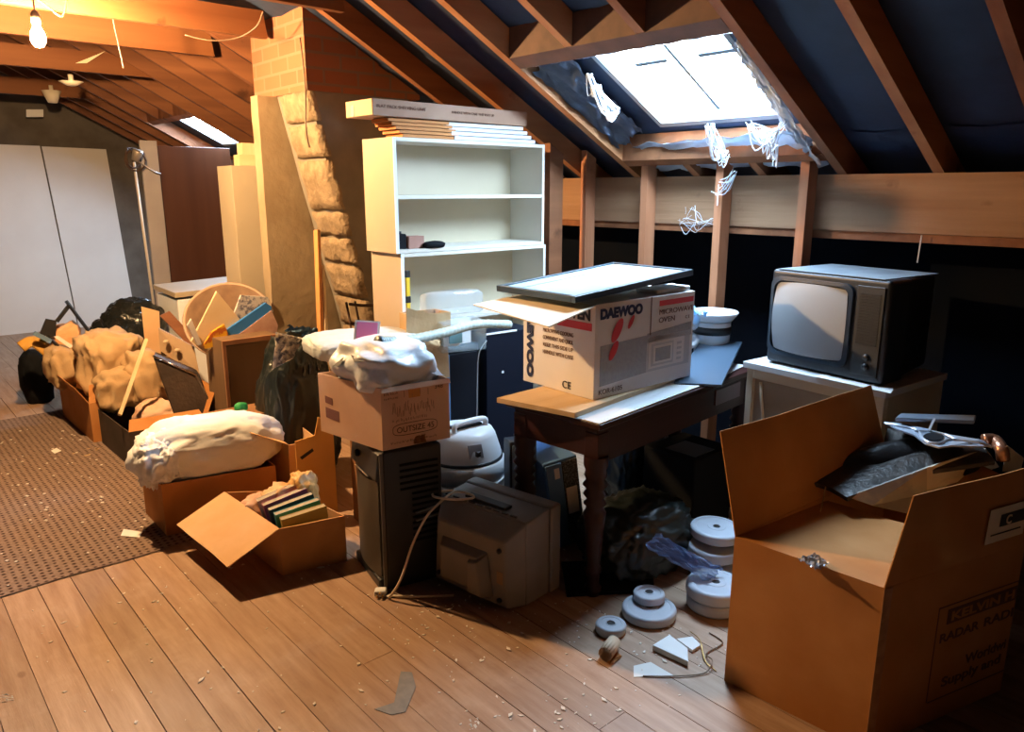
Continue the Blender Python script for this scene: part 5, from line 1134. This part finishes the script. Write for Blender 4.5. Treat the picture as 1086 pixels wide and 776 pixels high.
# cobwebs and sheeting round the near roof window
def zsk(x, o=0): return zr(x) + o
solo('plastic_sheeting', crumple([(3.30, 1.78, zsk(3.30, .02)), (3.60, 1.80, zsk(3.5, -.03)), (3.60, 2.80, zsk(3.5, -.03)), (3.42, 2.86, zsk(3.42, .06))], 50, 20, .02, 6, 3, th=.002, edge=.08), SHEET, 'dusty plastic sheeting sagging under the lower edge of the skylight', 'plastic sheet', smooth=True)
solo('plastic_sheeting', crumple([(2.72, 1.755, zsk(2.72, .03)), (2.86, 1.85, zsk(2.86, .09)), (3.42, 1.87, zsk(3.42, .06)), (3.50, 1.76, zsk(3.5, -.02))], 16, 50, .02, 6, 5, th=.002, edge=.12), SHEET, 'dusty plastic sheeting along the television side of the skylight', 'plastic sheet', smooth=True)
solo('plastic_sheeting', crumple([(2.72, 2.93, zsk(2.72, .02)), (2.72, 2.72, zsk(2.72, .10)), (3.35, 2.74, zsk(3.35, .10)), (3.40, 2.93, zsk(3.40, .03))], 16, 50, .02, 6, 7, th=.002, edge=.12), M('dark_sheet', (.08, .1, .15), (.14, .18, .26), rough=.4, bump=.4, bscale=15), 'dark plastic sheeting along the bookcase side of the skylight', 'plastic sheet', smooth=True)
solo('plastic_sheeting', crumple([(2.66, 1.8, zsk(2.66, .02)), (2.66, 2.9, zsk(2.66, .02)), (2.80, 2.9, zsk(2.80, .12)), (2.80, 1.8, zsk(2.80, .12))], 50, 8, .012, 6, 8, th=.002), M('dark_sheet', (.08, .1, .15)), 'plastic sheeting under the header above the skylight', 'plastic sheet', smooth=True)
def cobweb(pts, n, spread, label, r=.0035, seed=0, drop=.1):
    bm = bmesh.new(); q = random.Random(seed)
    for k in range(n):
        a, b = q.sample(pts, 2) if len(pts) > 1 else (pts[0], pts[0])
        a = Vector(a) + Vector([q.uniform(-spread, spread) for _ in range(3)]); b = Vector(b) + Vector([q.uniform(-spread, spread) for _ in range(3)])
        m_ = (a + b) / 2 + Vector([q.uniform(-spread, spread) for _ in range(3)]) - Vector((0, 0, q.uniform(0, drop)))
        tube(bm, spline([a, m_, b], 5), r * q.uniform(.3, 1.1), seg=5)
    return solo('cobweb', bm, WEB, label, 'cobweb', kind='stuff')
def rp(x, y, o): # point hanging under the roof slope where the photo shows web
    r = _ray(x, y); s_ = (1.69 + o + 3.6 * T28 - CAM_Z) / (r.z + T28 * r.x); return Vector((0, 0, CAM_Z)) + r * s_
cobweb([rp(752, 134, 0), rp(762, 150, 0), rp(770, 163, -.02)], 26, .018, 'cobweb clump hanging by the glazing bar foot above the second post', seed=1)
cobweb([rp(795, 132, 0), rp(808, 138, 0), rp(820, 140, 0), rp(830, 132, 0)], 30, .018, 'ragged cobweb along the lower edge of the skylight', seed=2)
cobweb([rp(815, 140, 0), rp(822, 155, -.02), rp(821, 166, -.03)], 16, .01, 'long cobweb rag dangling lowest under the skylight corner', seed=3)
cobweb([(3.49, 2.30, 1.66), (3.49, 2.24, 1.70), (3.49, 2.34, 1.60)], 10, .02, 'small cobweb stuck right of the second post', seed=4, r=.0025)
cobweb([rp(625, 80, .06), rp(634, 92, .05), rp(645, 106, .03), rp(655, 118, .0)], 22, .012, 'pale rag of web down the left edge of the skylight', seed=5, r=.006)
cobweb([(3.585, 2.62, 1.44), (3.585, 2.5, 1.42), (3.585, 2.4, 1.45), (3.585, 2.55, 1.5)], 16, .03, 'thin cobweb festoon on the purlin between two posts', seed=6, r=.0015, drop=.05)
solo('hanging_string', TUBE([(3.58, 1.33, 1.42), (3.58, 1.335, 1.30)], .003), CABLEW, 'short white string hanging from the purlin beside the television', 'string')

bpy.context.view_layer.update()
hit, pos, nor, _, ob_, _ = SC.ray_cast(bpy.context.evaluated_depsgraph_get(), Vector((0, 0, CAM_Z)), _ray(382, 380).normalized())
if hit and ob_.name.startswith('plastic_bag'):
    for tri in (((354, 388), (366, 379), (362, 388)), ((373, 377), (388, 383), (377, 383))):
        qs = []
        for x_, y_ in tri:
            h_, p_, n_, _, _, _ = SC.ray_cast(bpy.context.evaluated_depsgraph_get(), Vector((0, 0, CAM_Z)), _ray(x_, y_).normalized())
            qs.append(ob_.matrix_world.inverted() @ (p_ + n_ * .006 - _ray(x_, y_).normalized() * .012))
        obj('black_mark', SL(qs, (0, 0, .001)), INK, ob_)

GROUPS = {'rafter': 'rafters of the near roof slope', 'post': 'upright posts under the purlin', 'collar_beam': 'collar beams across the roof', 'weight_plate': 'grey weight plates by the table',
    'crumpled_paper': 'wads of kraft paper in the far cartons', 'paper_scrap': 'paper scraps on the floor', 'book': 'books in the book carton', 'cobweb': 'cobwebs round the skylight', 'orange_strip': 'orange strips on the bookcase',
    'white_plank': 'white planks on the bookcase', 'wall_board': 'white boards on the end wall', 'timber_block': 'timber blocks on the cream cupboard', 'paper_wad': 'crumpled wrappings in the book carton', 'bookcase': 'stacked bookcase units',
    'loudspeaker': 'speaker cabinets behind the table', 'bin_bag': 'black rubbish bags', 'plastic_sheeting': 'plastic sheeting round the skylight'}
for o in list(SC.objects):
    if o.parent is None and o.get('category') and not o.get('group'):
        g_ = GROUPS.get(o.name.split('.')[0])
        if g_: o['group'] = g_
if bpy.data.objects.get('book'):
    for o in SC.objects:
        if o.name.startswith('book') and o.get('label', '').startswith('dull red'): del o['group']

# ================================================================== LIGHT
wd = bpy.data.worlds.new('sky'); SC.world = wd; wd.use_nodes = True
bg = wd.node_tree.nodes['Background']; bg.inputs[0].default_value = (.54, .76, 1, 1); bg.inputs[1].default_value = 165
BP = Vector((.845, 4.32, 2.31))
t = thing('light_bulb', 'glowing bare light bulb hanging by the orange collar beam at top left', 'light bulb', BP)
obj('bulb_glass', LATHE([(0, -.045), (.018, -.04), (.03, -.02), (.033, 0), (.028, .022), (.016, .045), (.013, .055), (0, .055)], seg=24), BULBM, t, smooth=True)
obj('bulb_holder', LATHE([(0, .055), (.016, .055), (.02, .06), (.02, .10), (.012, .115), (0, .115)], seg=20), PORC, t, smooth=True)
obj('flex', TUBE([(0, 0, .115), (0.003, .01, .22), (.003, .01, .32)], .004), CABLEW, t)
SC.view_settings.view_transform = 'Standard'; SC.view_settings.look = 'None'; SC.view_settings.gamma = 1; SC.view_settings.use_curve_mapping = False
SC.view_settings.exposure = -.36
SC.cycles.max_bounces = 8; SC.cycles.diffuse_bounces = 5; SC.cycles.transparent_max_bounces = 12
SC.cycles.sample_clamp_indirect = 6; SC.cycles.caustics_reflective = False; SC.cycles.caustics_refractive = False
